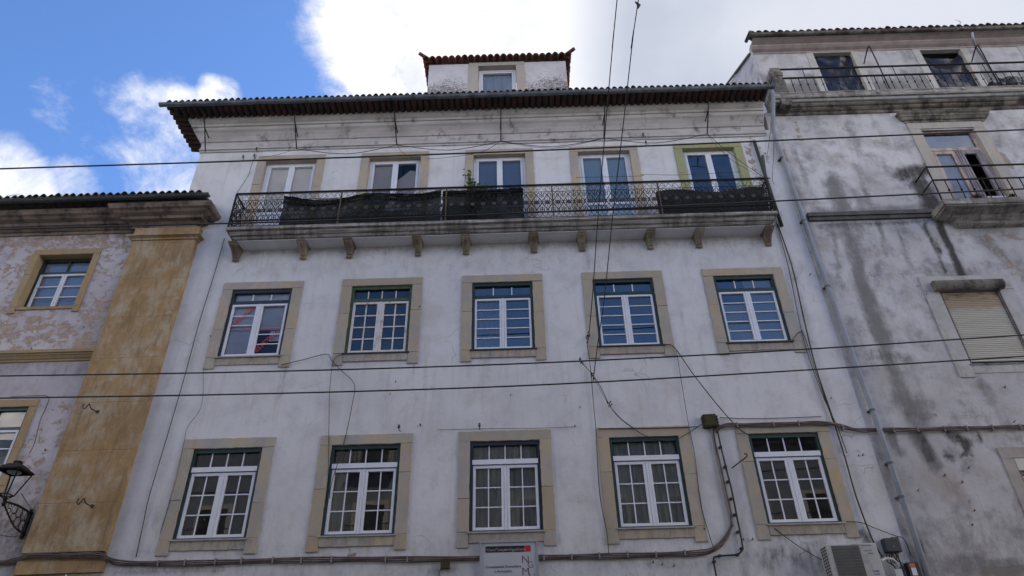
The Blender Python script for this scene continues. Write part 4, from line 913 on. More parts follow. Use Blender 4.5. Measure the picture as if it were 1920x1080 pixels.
# ================================================================== THINGS ON THE FACADES
# shade nets behind the railing
def net(xa, xb, z0, ztop, sag, label, mat, y=RY+.05, folds=1.0, slant=0, sd=1, group=None, gather=False):
    m = MB(); nx = 60; nz = 14; rr = random.Random(sd)
    for i in range(nx+1):
        t = i/nx; x = xa+(xb-xa)*t
        zt = ztop(t) if callable(ztop) else ztop
        for k in range(nz+1):
            s = k/nz; z = z0+(zt-z0)*s + (1-s)*slant*t
            n_ = noise.noise(Vector((x*1.2, z*6, sd)))*.07*folds + noise.noise(Vector((x*4, z*9, sd+5)))*.025*folds + .018*math.sin(z*22+3*math.sin(x*2))*folds*(s**2)
            m.v.append(Vector((x+.01*math.sin(k), y+.045+n_, z))); m.vc.append((0,0,0,1))
    w = nz+1
    for i in range(nx):
        for k in range(nz): m.f.append((i*w+k, (i+1)*w+k, (i+1)*w+k+1, i*w+k+1)); m.mi.append(0)
    o = m.build('shade_net', mat, None, smooth=True)
    if gather:
        m = MB(); n2 = 70; rr = random.Random(sd+9)
        for strand in range(4):
            P = []
            for i in range(n2+1):
                t = i/n2; x = xa+(xb-xa)*t; zt = ztop(t)-.02-strand*.045
                P.append(Vector((x, y+.02+.03*noise.noise(Vector((x*2, strand, sd))), zt-.05*abs(math.sin(x*1.3+strand*.7))+.02*noise.noise(Vector((x*5, strand*3., 1))))))
            m.tube(P, [.022+.016*noise.noise(Vector((i*.17, strand*5., sd))) for i in range(n2+1)], 6)
        m.build('gathered_fold', M['net'], o, smooth=True)
    return tag(o, label, 'netting', group)
net(-5.15, -1.62, RZ0+.03, lambda t: RZ0+.955-.17*math.sin(math.pi*min(1, t/.5))*(1 if t < .5 else 0)-(0 if t < .62 else .07*math.sin(math.pi*(t-.62)/.38)), 0, 'dark green net sagging along the left half of the balcony railing', M['net_thin'], sd=1, gather=True)
net(-1.58, .22, RZ0+.05, lambda t: RZ0+.95-.02*t, 0, 'near-black net stretched behind the railing under the climbing plant', M['net'], sd=2, y=RY+.03, gather=True)
net(3.16, 5.58, RZ0+.03, lambda t: RZ0+.75+(.05*math.sin(t*9))-(0 if t > .5 else 0), 0, 'dark grey cloth behind the right end of the balcony railing', M['net_grey'], sd=3, folds=.5)
# plant
pl = empty('potted_plant', (-.93, -.28, 10.99), 'green climbing pot plant rising above the balcony railing', 'plant')
m = MB(); m.tube([(-.93,-.25,10.99),(-.93,-.25,11.01),(-.93,-.25,11.30),(-.93,-.25,11.33)], [.10,.11,.15,.16], 12); m.build('pot', M['pot'], pl)
m = MB()
stems = [(-1.04,12.72),(-1.0,12.5),(-.88,12.3),(-.76,12.25),(-.62,12.2),(-.95,12.4),(-.48,12.12),(-.7,12.18)]
for sx_, sz in stems: m.tube(catmull([(-.93,-.25,11.3),((-.93+sx_)/2-.03,-.25,11.3+(sz-11.3)*.5),(sx_,-.22,sz)], 5), .006, 4)
m.build('stems', noisy('plant_stem', (.06,.08,.03), (.04,.05,.02), 9, .8), pl)
m = MB()
for sx_, sz in stems:
    for k in range(95):
        t = random.random()**.7; c = Vector((-.93+(sx_+.93)*t+random.gauss(0,.045), -.23+random.gauss(0,.05), 11.35+(sz-11.35)*t+random.gauss(0,.04)))
        a = Vector((random.gauss(0,1),random.gauss(0,1),random.gauss(0,1))).normalized()*random.uniform(.03,.06); b = a.cross(Vector((random.gauss(0,1),random.gauss(0,1),random.gauss(0,1)))).normalized()*random.uniform(.016,.03)
        m.add([c-a, c+b, c+a, c-b], [(0,1,2,3)])
m.build('foliage', M['leaf'], pl)
# dry plants on right balcony, weeds
for (px_, py_, s_, lab) in ((1832,365,.16,'round dead bush on the small balcony edge'), (1898,360,.08,'small dry tuft on the small balcony edge beside the dead bush')):
    c = pt(px_, py_+8, -.5); m = MB()
    for k in range(420):
        a = Vector((random.gauss(0,1),random.gauss(0,1)*.8,abs(random.gauss(0,1))*.9-.25)).normalized()*s_*random.uniform(.5,1.0)
        side = a.cross(Vector((random.random(),random.random(),random.random()))).normalized()*.004
        b0 = c+a*random.uniform(.0,.5); m.add([b0-side, b0+side, c+a+side*.3, c+a-side*.3], [(0,1,2,3)])
    tag(m.build('dead_bush', M['drygrass']), lab, 'plant')
for (px_, py_, y_, lab) in ((12,378,-.6,'wispy weed growing from the gutter at the far left'), (1798,46,.15,'single thin weed on the upper right roof edge')):
    c = pt(px_, py_, y_); m = MB()
    for k in range(5 if px_ < 100 else 2):
        m.tube(catmull([c+Vector((random.uniform(-.06,.06),0,-.05)), c+Vector((random.uniform(-.1,.1),0,.10)), c+Vector((random.uniform(-.05,.22),0,random.uniform(.15,.26)))], 4), .004, 4)
    tag(m.build('weed', M['drygrass']), lab, 'plant')
# black plastic sheets
def plastic(x0, x1, z0, z1, lab, drop):
    m = MB(); nx, nz = 28, 60
    for i in range(nx+1):
        for k in range(nz+1):
            t = i/nx; s = k/nz; x = x0+(x1-x0)*t; zt = z1-drop*math.sin(math.pi*t)*.6-drop*t*.3; z = z0+(zt-z0)*s
            d = .03*math.sin(9*(z-.8*(t-.5)**2*3)+2*noise.noise(Vector((x*2,z*2,1))))*s**2+.03*noise.noise(Vector((x*3,z*2.5,x0)))+.012*noise.noise(Vector((x*9,z*8,x0)))
            m.v.append(Vector((x,.585+d,z))); m.vc.append((0,0,0,1))
    w = nz+1
    for i in range(nx):
        for k in range(nz): m.f.append((i*w+k,(i+1)*w+k,(i+1)*w+k+1,i*w+k+1)); m.mi.append(0)
    o = m.build('plastic_sheet', M['plastic'], None, smooth=True); o.modifiers.new('thick','SOLIDIFY').thickness = .004
    tag(o, lab, 'plastic sheet', 'black plastic sheets over the terrace doors')
plastic(8.51, 9.55, 14.96, 17.44, 'black plastic sheet covering the left terrace doorway', .06)
plastic(11.48, 12.59, 14.96, 17.40, 'black plastic sheet sagging in the right terrace doorway, beside the grey pipe', .28)
# black junk on terrace
m = MB(); c = pt(1880,152,.1)
for (dx, dy, s_) in ((0,0,.28),(-.35,.0,.22),(.3,.05,.2)):
    nn = 10
    vs = []; fs = []
    for i in range(nn+1):
        for k in range(nn):
            th = math.pi*i/nn; ph = 2*math.pi*k/nn; v = Vector((math.sin(th)*math.cos(ph), math.sin(th)*math.sin(ph), math.cos(th)*1.1)); v *= s_*(1+.35*noise.noise(v*2.3+Vector((dx*9,0,0))))
            vs.append(Vector((c.x+dx, -.02+dy, 15.22))+v)
    for i in range(nn):
        for k in range(nn): fs.append((i*nn+k, i*nn+(k+1)%nn, (i+1)*nn+(k+1)%nn, (i+1)*nn+k))
    m.add(vs, fs)
tag(m.build('rubbish_bag', M['plastic'], None, smooth=False), 'heap of black rubbish bags behind the terrace railing at far right', 'rubbish bags')
# roof rods and festoon wires
rods = [((383,226),(385,284),(384,240),(393,262)), ((551,205),(556,279),(553,228),(559,260)), ((738,208),(744,272),(740,222),(746,253)), ((939,195),(939,265),(939,218),(938,246)), ((1133,190),(1132,259),(1134,212),(1129,240)), ((1328,190),(1326,251),(1328,205),(1321,233))]
nm = ['leftmost roof rod', 'second roof rod from the left', 'third roof rod from the left, above the second balcony door', 'fourth roof rod from the left, above the plant', 'fifth roof rod from the left, beside the two rising wires', 'rightmost roof rod, above the green door surround']
tips = []
for (a, b, c, d), nlab in zip(rods, nm):
    m = MB(); P = pt(*a,-.5); Q = pt(*b,-.42); P = pt(a[0],a[1]-12,-.6); m.tube([P, pt(*c,-.47), Q], .015, 5); m.tube([pt(*c,-.47), pt(*d,-.03)], .014, 5); tips.append(Q)
    tag(m.build('iron_rod', M['iron']), 'black iron '+nlab, 'rod', 'iron rods under the main cornice')
def cable(name, pts, label, cat='cable', r=.008, mat='cable', group=None, n=6, parts=None, smoothn=5, clips=None, bundle=None):
    P = catmull(pts, smoothn); m = MB()
    r *= 1.12
    if bundle:
        for k, (dz, dy, rr, ph) in enumerate(bundle):
            m.tube([p+Vector((0, dy, dz+.006*math.sin(i*.9+ph))) for i, p in enumerate(P)], rr, n)
    else: m.tube(P, r, n)
    o = m.build(name, M[mat], None, smooth=True); tag(o, label, cat, group)
    return o
def wpx(l, y=-.03): return [pt(a, b, y) if not isinstance(a, Vector) else a for a, b in l]
for i in range(1, 5):
    mid = (tips[i]+tips[i+1])/2 + Vector((0,.1,-.13)) if i < 5 else None
    cable('festoon_wire', [tips[i], mid, tips[i+1]], ('slack wire strung between the second and third roof rods','slack wire strung between the third and fourth roof rods','slack wire strung between the fourth and fifth roof rods','slack wire strung between the fifth and rightmost roof rods')[i-1], 'wire', .007, group='slack wires between the roof rods')
    if i == 3: cable('festoon_wire', [tips[i]-Vector((0,0,.01)), mid-Vector((0,0,.05)), tips[i+1]-Vector((0,0,.01))], 'lower slack wire strung just under another between the fourth and fifth roof rods', 'wire', .005, group='slack wires between the roof rods')
cable('festoon_wire', [tips[5]]+wpx([(1350,272),(1385,300),(1440,338)], -.3), 'slack wire falling from the rightmost roof rod to the railing end', 'wire', .006)
cable('festoon_wire', [tips[5]-Vector((0,0,.02))]+wpx([(1345,275),(1375,302),(1410,322)], -.2), 'thin wire falling from the rightmost roof rod across the green surround', 'wire', .004)
cable('festoon_wire', [tips[3]]+wpx([(905,284),(850,294),(800,298)],-.2), 'wire falling leftward from the fourth roof rod', 'wire', .005)
cable('festoon_wire', [tips[1]]+wpx([(520,290),(490,295)],-.1), 'thin wire falling leftward from the second roof rod', 'wire', .004)
cable('festoon_wire', [tips[2]]+wpx([(755,286),(775,296)],-.1), 'thin wire falling rightward from the third roof rod', 'wire', .004)
cable('washing_line', wpx([(1080,333),(1200,330),(1205,327),(1275,328),(1390,322)],-.40), 'thin washing line above the right part of the balcony railing', 'line', .004)
# insulators
def insulator(px_, py_, lab, y=-.05):
    q = pt(px_, py_, y); m = MB(); m.tube([q+Vector((0,.05,.0)), q+Vector((0,-.02,.0)), q+Vector((.0,-.03,.03))], .007, 5); m.tube([q+Vector((0,-.03,.02)), q+Vector((0,-.03,.045)), q+Vector((0,-.03,.065)), q+Vector((0,-.03,.085))], [.020,.028,.018,.022], 8)
    m.tube([q+Vector((0,-.03,.02)), q+Vector((.02,-.03,-.03)), q+Vector((.04,-.03,-.02)), q+Vector((.05,-.03,-.05))], .005, 4)
    tag(m.build('insulator', M['porcelain']), lab, 'insulator', 'small wire insulators fixed to the wall')
insulator(481,283,'black wall insulator left of the first balcony door, topmost of three'); insulator(477,296,'black wall insulator left of the first balcony door, right of the lower pair'); insulator(456,298,'black wall insulator left of the first balcony door, leftmost of three')
insulator(1206,256,'black wall insulator between the last two balcony doors, upper one'); insulator(1211,271,'black wall insulator between the last two balcony doors, lower one')
insulator(748,806,'small wall insulator above right corner of the second lowest window'); insulator(899,803,'small wall insulator above the window over the grey sign')
for px_, py_, l in ((787,797,'tiny bolt near the second lowest window'),):
    pass
# hooks on pilaster
for (a, b, lab) in (((183,772),(163,762),'iron hook high on the ochre pilaster, level with the overhead wires'), ((173,949),(153,940),'iron hook low on the ochre pilaster, near its base')):
    q = pt(*a, -.14); e = pt(*b, -.34); m = MB()
    m.tube(catmull([q+Vector((0,.02,0)), q*.4+e*.6, e+Vector((.03,0,.05)), e, e+Vector((-.04,0,-.05)), e+Vector((-.08,0,0)), e+Vector((-.06,0,.05))], 4), .011, 6); m.tube([q+Vector((0,.01,0)), q+Vector((0,-.012,0))], .035, 10)
    tag(m.build('wall_hook', M['rusty']), lab, 'hook', 'iron hooks on the pilaster')
q = pt(1372,878,-.05); e = pt(1400,856,-.25); m = MB(); m.tube(catmull([q, (q+e)/2, e, e+Vector((.0,0,.05)), e+Vector((-.03,0,.05))],4), .010, 6); tag(m.build('wall_hook', M['iron']), 'black iron hook beside the vertical cable run', 'hook')
# overhead wires (trolley feeders), hung in the street
def overhead(pts, y, r, lab):
    P = [pt(a, b, y) for a, b in pts]; d0 = (P[0]-P[1]).normalized(); d1 = (P[-1]-P[-2]).normalized()
    P = [P[0]+d0*6]+P+[P[-1]+d1*6]
    cable('overhead_wire', P, lab, 'wire', r, group='overhead wires along the street')
overhead([(0,316.5),(480,301),(960,284),(1440,264),(1920,243)], -2.2, .0148, 'uppermost overhead wire, crossing the top-floor door heads')
overhead([(0,429.5),(400,419.6),(644,412),(992,398.7),(1455,377),(1920,354)], -2.2, .0135, 'second overhead wire from the top, crossing the balcony railing')
overhead([(0,705),(480,697),(960,682.5),(1440,659),(1920,628)], -2.4, .0105, 'third overhead wire from the top, crossing just below the middle windows')
overhead([(0,746.5),(480,738.5),(960,724),(1440,698),(1920,668)], -2.4, .0105, 'lowest overhead wire, crossing the blank wall between window rows')
def span(pts, ys, r, lab, extra):
    P = [pt(a, b, y) for (a, b), y in zip(pts, ys)]; d = (P[0]-P[1]).normalized(); P = [P[0]+d*extra]+P
    cable('span_wire', P, lab, 'wire', r, group='wires rising over the street')
span([(1157,0),(1151,60),(1136,230),(1121.5,404),(1112,540),(1105,620),(1101,645)], [-5.2,-4.75,-3.4,-2.0,-1.0,-.4,-.1], .008, 'left of two wires rising from the wall over the roof', 9)
span([(1197,0),(1188,60),(1169,230),(1149,404),(1133,560),(1121,643),(1112,715)], [-5.2,-4.75,-3.5,-2.2,-1.15,-.55,-.08], .008, 'right of two wires rising from the wall over the roof', 9)
m = MB(); q = pt(1196,10,-5.1); m.tube([q+Vector((-.03,0,.10)), q+Vector((.02,0,0)), q+Vector((-.01,0,-.08))], [.012,.03,.012], 6); tag(m.build('wire_clamp', M['cable']), 'small dark clamp on the right rising wire at the top', 'clamp')
# anchors on wall
for k, (px_, py_, lab) in enumerate(((1101,630,'black wire anchor left of the fourth middle window'), (1090,676,'bird-like tangle of wire left of the fourth middle window, lower left'), (1112,705,'wire strainer on the wall below the fourth middle window'), (1142,758,'twin-eared wire clamp on the blank wall below the fourth middle window'))):
    q = pt(px_, py_, -.06); m = MB(); rr = random.Random(k)
    for j in range(7): 
        a = q+Vector((rr.uniform(-.03,.03), rr.uniform(-.03,.01), rr.uniform(-.07,.07))); m.tube([a, a+Vector((rr.uniform(-.04,.04), rr.uniform(-.02,.02), rr.uniform(-.06,.06)))], rr.uniform(.006,.014), 5)
    tag(m.build('wire_anchor', M['iron']), lab, 'wire anchor')
# cables fixed on the facade
CG = 'thin cables running down the white wall'
cable('wall_cable', wpx([(421,447),(400,520),(375,600),(345,710),(310,830),(280,930),(268,985),(255,1045)]), 'long thin cable falling down the left end of the white wall', r=.008, group=CG)
cable('wall_cable', wpx([(482,290),(473,305),(465,330),(444,362)]), 'short thin cable from the wall insulators to the railing end', r=.005, group=CG)
cable('wall_cable', wpx([(381,690),(378,760),(352,800),(345,830),(330,900),(300,1000)]), 'faint cable beside the leftmost window surround', r=.004, group=CG)
cable('wall_cable', wpx([(527,684),(570,674),(612,664),(622,676),(640,695),(664,720),(660,760),(645,830),(622,905),(618,935)], -.045), 'thin cable looping from the lettered window to the second lowest window', r=.006, group=CG)
cable('wall_cable', wpx([(642,664),(626,675),(619,720),(617,780),(616,900)], -.045), 'thin cable dropping from the old green window corner', r=.005, group=CG)
cable('wall_cable', wpx([(1100,640),(1107,690),(1113,760),(1118,810),(1120,860),(1125,930),(1138,1000),(1141,1038)], -.05), 'dark cable dropping left of the fourth lowest window', r=.006, group=CG)
cable('wall_cable', wpx([(1090,678),(1120,715),(1142,758),(1158,780),(1180,798),(1215,819),(1260,826),(1300,806),(1322,790)], -.06), 'slack cable curving from the wire tangle to the mossy box', r=.006, group=CG)
cable('wall_cable', wpx([(1112,705),(1140,756),(1165,785),(1190,803)], -.055), 'short slack cable beside the twin-eared clamp', r=.004, group=CG)
cable('wall_cable', wpx([(1248,646),(1265,652),(1300,702),(1350,765),(1385,803),(1404,816)], -.06), 'taut dark cable slanting from fourth middle window to the last lowest window', r=.008, group=CG)
cable('wall_cable', wpx([(1268,656),(1280,730),(1290,790),(1302,850),(1312,930),(1320,970),(1338,1028)], -.04), 'thin cable dropping along the right of the fourth lowest window', r=.005, group=CG)
cable('wall_cable', wpx([(820,806),(905,804),(1000,803),(1078,800)], -.03), 'thin cable over the window above the grey sign', r=.004, group=CG)
cable('wall_cable', wpx([(1122,804),(1200,803),(1260,802),(1310,800)], -.045), 'dark cable along the top of the fourth lowest window surround', r=.008, group=CG)
cable('wall_cable', wpx([(1350,783),(1420,785),(1540,781)], -.03), 'thin upper cable right of the mossy box', r=.006, group=CG)
cable('wall_cable', wpx([(1458,420),(1485,500),(1510,610),(1530,690),(1560,780),(1585,860),(1605,930),(1635,1010),(1655,1045)], -.045), 'long dark cable down the right end of the white wall', r=.013, group=CG)
cable('wall_cable', wpx([(1455,415),(1478,500),(1505,630),(1540,735),(1570,800),(1588,850)], -.04), 'thinner long cable at the right end of the white wall, left of a thicker one', r=.007, group=CG)
cable('wall_cable', wpx([(1484,640),(1500,622),(1510,635),(1530,700),(1562,790)], -.05), 'cable bending from the last middle window into the cable run', r=.007, group=CG)
cable('wall_cable', wpx([(1587,978),(1615,980),(1640,990),(1680,1005),(1692,1008),(1700,1020),(1708,1042)], -.05), 'thin cable from the window sill to the dark meter box', r=.006, group=CG)
cable('wall_cable', wpx([(1452,990),(1480,1012),(1510,1032),(1545,1052)], -.04), 'thin cable slanting down to the air conditioner', r=.006, group=CG)
cable('wall_cable', wpx([(1447,200),(1444,250),(1437,300)], -.05), 'short loose cable beside the top of the downpipe', r=.005, group=CG)
cable('wall_cable', wpx([(1451,262),(1450,300),(1448,335),(1452,345)], -.05), 'loose cable hanging beside the balcony end', r=.005, group=CG)
cable('wall_cable', wpx([(20,744),(60,742),(90,743),(88,760),(75,790),(65,830),(55,850)], -.03), 'thin rusty cable beside the teal-framed window', r=.006, mat='cable_brown')
CB = 'bundled cables along the facade'
def clipset(o, px_list, y=-.05, dz=.05):
    for a, b in px_list:
        q = pt(a, b, y); m = MB(); m.box(q.x-.012, q.x+.012, y-.03, .01, q.z-dz, q.z+dz); m.build('cable_clip', M['conduit'], o)
bnd = [(.028,0,.014,0),(0,-.012,.013,1.2),(-.026,0,.012,2.1),(-.045,.008,.008,3)]
o = cable('cable_bundle', wpx([(-60,1052),(0,1055),(28,1050)], -.05)+wpx([(44,1043),(60,1041),(120,1041),(180,1040),(192,1042)],-.13)+wpx([(205,1049),(230,1055),(330,1056),(500,1051),(650,1048),(780,1048),(920,1046),(1060,1044),(1180,1041),(1300,1037),(1340,1028),(1362,1005),(1372,975),(1362,925),(1350,870),(1341,830),(1338,806)], -.05), 'thick cable bundle running low across the white wall and up to the mossy box', mat='cable_brown', bundle=bnd, group=CB)
clipset(o, [(297,1056),(347,1055),(404,1053),(453,1051),(512,1050),(565,1050),(622,1049),(723,1048),(764,1048),(1020,1045),(1072,1044),(1124,1042),(1177,1040),(1230,1040),(1284,1037),(1373,980)])
o = cable('cable_bundle', wpx([(1342,810),(1352,800),(1375,797),(1420,797),(1500,794),(1550,794),(1580,800),(1610,807),(1640,806),(1700,806),(1780,804),(1860,802),(1985,799)], -.06), 'thick cable bundle running right from the mossy box', mat='cable_brown', bundle=bnd[:3], group=CB)
clipset(o, [(1382,797),(1450,796),(1497,794),(1580,801),(1675,806),(1720,805),(1770,804),(1812,803),(1860,802),(1912,800)])
o = cable('conduit_pair', wpx([(1334,803),(1340,840),(1350,890),(1362,945),(1370,985),(1362,1012),(1335,1030),(1290,1036)], -.045), 'pale conduit curving down from the mossy box', mat='conduit', r=.016, group=CB)
o = cable('black_conduit', wpx([(1345,805),(1350,830),(1362,880),(1372,920),(1382,970),(1392,1022),(1390,1033),(1380,1040),(1345,1043),(1338,1050),(1344,1085)], -.06), 'black knobbly conduit dropping beside the pale conduit', r=.014, group=CB)
m = MB()
for a, b in ((1351,838),(1360,875),(1365,903),(1371,935),(1378,965),(1384,997),(1391,1028),(1383,1040),(1349,1042),(1339,1053)):
    q = pt(a, b, -.06); m = MB(); m.box(q.x-.022, q.x+.022, -.09, 0, q.z-.016, q.z+.016); m.build('conduit_clip', M['cable'], o)
for (a, b) in ((396,632),(787,577),(788,798),(742,717),(731,740),(957,742),(1087,765),(1078,800),(1503,622),(1558,748),(1355,803),(1320,993),(1393,1012),(1410,1012),(1770,892),(1720,920),(1803,905),(1815,878),(1826,958),(1822,985),(1883,727),(1900,792),(1736,553),(158,615),(60,655),(86,845),(104,870),(1241,1059),(1263,1062),(1224,1055),(1440,352),(1518,516),(1609,855),(1617,854),(384,975),(772,1050)):
    q = pt(a, b, 0); m = MB(); k_ = random.uniform(.5, .85)
    m.tube([q+Vector((0,.02,0)), q+Vector((0,-.035*k_,0)), q+Vector((.004,-.05*k_,.004))], [.012*k_,.012*k_,.018*k_], 7); m.tube([q+Vector((0,-.04*k_,0)), q+Vector((random.uniform(-.02,.02),-.05,.035*k_))], .006, 4)
    tag(m.build('bolt_stub', M['rusty']), 'small rusty iron stub left sticking out of the plaster', 'bolt', 'rusty stubs in the plaster')
# junction box
q = pt(1331,789,-.1); m = MB(); jb = m.box(q.x-.12, q.x+.12, -.13, .01, q.z-.12, q.z+.12, .006).build('junction_box', M['moss'])
tag(jb, 'mossy square junction box where the cable bundles meet', 'junction box')
m = MB()
for s_ in (-1, 1):
    for k in range(4): m.box(q.x+s_*.12-.012, q.x+s_*.12+.02*s_+.012, -.12, 0, q.z-.10+k*.055, q.z-.07+k*.055)
m.box(q.x-.10, q.x+.10, -.142, -.131, q.z-.10, q.z+.10); m.build('box_lid', M['moss'], jb)
q = pt(835,1060,-.06); m = MB(); m.box(q.x-.07,q.x+.07,-.1,.01,q.z-.05,q.z+.05,.008); m.tube([q+Vector((-.06,0,-.04)), q+Vector((-.1,0,-.1)), q+Vector((-.1,0,-.3))], .008, 5); tag(m.build('junction_box', M['moss']), 'small mossy box under the cable bundle, left of the grey sign', 'junction box')
# ---- sign
sx0, sx1, szt = -.735, .24, 4.405
sg = empty('company_sign', ((sx0+sx1)/2, 0, szt-1.0), 'grey rectangular company sign with red NGMH initials under the middle window', 'sign')
m = MB(); m.box(sx0+.03, sx1-.03, -.075, -.01, szt-.97, szt-.03); m.build('panel', M['signgrey'], sg)
m = MB(); rectframe(m, sx0, sx1, szt-1.0, szt, -.095, -.005, .03); m.build('frame', M['signframe'], sg)
m = MB(); m.box(sx0-.0, sx0+.02, -.005, .0, 3.5, 4.3); 
W_ = sx1-sx0; zb = szt-.155
m = MB(); x0, x1 = sx0+.095*W_/.98+.0, sx0+.75*W_/.98; n_ = 6; r_ = .016; z0_, z1_ = szt-.185, szt-.085
out = [(x1, z0_), (x1, z1_)] + [(x0+r_-r_*math.sin(a), z1_-r_+r_*math.cos(a)) for a in [math.pi/2*k/n_ for k in range(n_+1)]] + [(x0+r_-r_*math.cos(a), z0_+r_-r_*math.sin(a)) for a in [math.pi/2*k/n_ for k in range(n_+1)]]
m.add([(a, -.078, b) for a, b in out], [tuple(range(len(out)))]); m.build('black_bar', M['black'], sg)
m = MB(); a_, b_ = x1+.001, sx0+.855
out = [(a_, z1_), (a_, z0_)] + [(b_-r_+r_*math.sin(a), z0_+r_-r_*math.cos(a)) for a in [math.pi/2*k/n_ for k in range(n_+1)]] + [(b_-.003, z1_)]
m.add([(a, -.078, b) for a, b in out], [tuple(range(len(out)))]); m.build('red_tab', M['signred'], sg)
text('name_lettering', 'Nuno', (x0+.02, -.080, z0_+.02), .065, M['letwhite'], sg, ext=.0005); text('name_lettering', 'Gonçalves', (x0+.165, -.080, z0_+.02), .065, M['letwhite'], sg, ext=.0005, spacing=.95)
text('name_lettering', 'Miguel', (x0+.385, -.080, z0_+.02), .065, M['letwhite'], sg, ext=.0005, spacing=.95); text('name_lettering', 'Horta', (x0+.525, -.080, z0_+.02), .065, M['letwhite'], sg, ext=.0005, spacing=.95)
for c_, dx in (('N', .02), ('G', .165), ('M', .385), ('H', .525)): text('red_capital', c_, (x0+dx-.012, -.0825, z0_+.018), .095, M['letwine'], sg, ext=.0005)
text('caption_lettering', 'Contabilidade Domiciliária', (sx0+.10, -.078, szt-.43), .056, M['letdark'], sg, ext=.0005, spacing=.98); text('caption_lettering', 'e Associados', (sx0+.24, -.078, szt-.50), .056, M['letdark'], sg, ext=.0005)
for c_, dx, dz in (('N', .69, .335), ('G', .785, .41), ('M', .69, .525), ('H', .805, .60)): text('initial', c_, (sx0+dx, -.079, szt-dz-.03), .175 if c_ in 'NM' else .15, M['letwine'], sg, ext=.0005, bold=-.003)
# ---- air conditioner
ax0, ax1, azt, ay0, ay1 = 4.86, 5.665, 4.13, -.46, -.14; azb = azt-.58
ac = empty('air_conditioner', ((ax0+ax1)/2, -.3, azb), 'cream outdoor air conditioning unit mounted low at the right of the white wall', 'air conditioner')
m = MB(); m.box(ax0, ax1, ay0, ay1, azb, azt); o = m.build('casing', M['ac'], ac); bv = o.modifiers.new('b', 'BEVEL'); bv.width = .018; bv.segments = 3
m = MB(); gx0, gx1, gz0, gz1 = ax0+.075, ax0+.515, azb+.04, azt-.03
m.box(gx0, gx1, ay0-.004, ay0+.01, gz0, gz1)
gr = m.build('fan_recess', M['acgrille'], ac)
m = MB(); k = 0
x = gx0+.012
while x < gx1-.01: m.tube([(x, ay0-.010, gz0+.01), (x, ay0-.010, gz1-.01)], .0022, 4, False); x += .0135
z = gz0+.01
while z < gz1: m.tube([(gx0+.01, ay0-.014, z), (gx1-.01, ay0-.014, z)], .0028, 4, False); z += .046
m.build('fan_grille', noisy('pale_grille_wire', (.22,.22,.21), (.18,.18,.17), 4, .7), gr)
m = MB()
for r_i in range(12):
    zz = azb+.03+r_i*.045
    for cc in range(3):
        y0 = ay0+.05+cc*.075; m.box(ax0-.003, ax0+.01, y0, y0+.055, zz, zz+.032)
m.build('side_fins', M['acdark'], ac)
m = MB(); m.box(ax0+.56, ax0+.72, ay0-.002, ay0+.004, azt-.045, azt-.030); m.box(ax0+.58, ax0+.70, ay0-.002, ay0+.004, azt-.125, azt-.112); m.box(ax0+.62, ax0+.71, ay0-.002, ay0+.004, azt-.17, azt-.15); m.box(ax0+.62, ax0+.73, ay0-.002, ay0+.004, azb+.14, azb+.165); m.box(ax0+.63, ax0+.73, ay0-.002, ay0+.004, azb+.10, azb+.118); m.build('label_strip', noisy('faint_blue_print', (.16,.17,.24), (.13,.14,.20), 6, .6), ac)
m = MB()
for x in (ax0+.12, ax1-.12): m.box(x-.02, x+.02, ay0+.02, .0, azb-.045, azb-.002); m.box(x-.02, x+.02, -.03, .0, azb-.35, azb-.046)
m.build('wall_bracket', M['iron'], ac)
# boxes bottom right
q = pt(1657,1007,-.1); x0, x1, z1 = pt(1655,1009,-.12).x, pt(1684,1006,-.12).x, pt(1655,1009,-.12).z
m = MB(); m.box(x0, x1, -.13, 0, z1-.22, z1); mb_ = m.build('meter_box', noisy('dark_blue_plastic', (.018,.024,.036), (.024,.03,.042), 4, .4)); tag(mb_, 'dark blue-black cable box right of the air conditioner', 'cable box')
bv = mb_.modifiers.new('b','BEVEL'); bv.width = .012; bv.segments = 2
m = MB(); m.box(x1-.10, x1+.012, -.10, -.005, z1-.10, z1+.018); m.build('red_hood', M['redbox'], mb_)
m = MB(); m.tube([(x0+.13,-.131,z1-.14),(x0+.13,-.137,z1-.14)], .012, 8); m.build('lock', M['conduit'], mb_)
x0, x1, z1 = pt(1699,1056,-.1).x, pt(1713,1056,-.1).x, pt(1699,1055,-.1).z
m = MB(); m.box(x0, x1+.06, -.12, 0, z1-.32, z1); fb = m.build('fuse_box', M['black']); tag(fb, 'small black box with orange warning label beside the downpipe foot', 'fuse box')
m = MB(); m.box(x0+.03, x0+.12, -.123, -.12, z1-.07, z1-.015); m.build('warning_label', M['orange'], fb); m = MB(); m.box(x0+.04, x0+.12, -.123, -.12, z1-.20, z1-.08); m.build('white_label', M['film'], fb)
x0, z1 = pt(1676,1067,-.12).x, pt(1676,1067,-.12).z
m = MB(); m.box(x0, x0+.12, -.13, 0, z1-.6, z1); tr2 = m.build('cable_trunking', M['whiteplastic']); tag(tr2, 'white plastic trunking below the dark cable box', 'trunking')
m = MB(); m.tube(catmull([pt(1652,1052,-.30), pt(1662,1047,-.22), pt(1676,1050,-.15), pt(1684,1062,-.12), (x0+.07,-.07,z1-.02)], 5), .018, 8); tag(m.build('white_hose', M['whiteplastic'], None, smooth=True), 'white insulated hose curving from the air conditioner into the trunking', 'hose')
m = MB()
for k in range(7):
    a = pt(1664+k*3.2, 1034, -.06); m.tube(catmull([a, a+Vector((random.uniform(-.08,.03),-.03,-.15)), a+Vector((random.uniform(.0,.15),-.03,-.3)), a+Vector((random.uniform(.0,.2),-.02,-.75))], 5), random.uniform(.007,.012), 5)
tag(m.build('cable_tangle', M['cable'], None, smooth=True), 'tangle of black cables hanging under the dark cable box', 'cable')
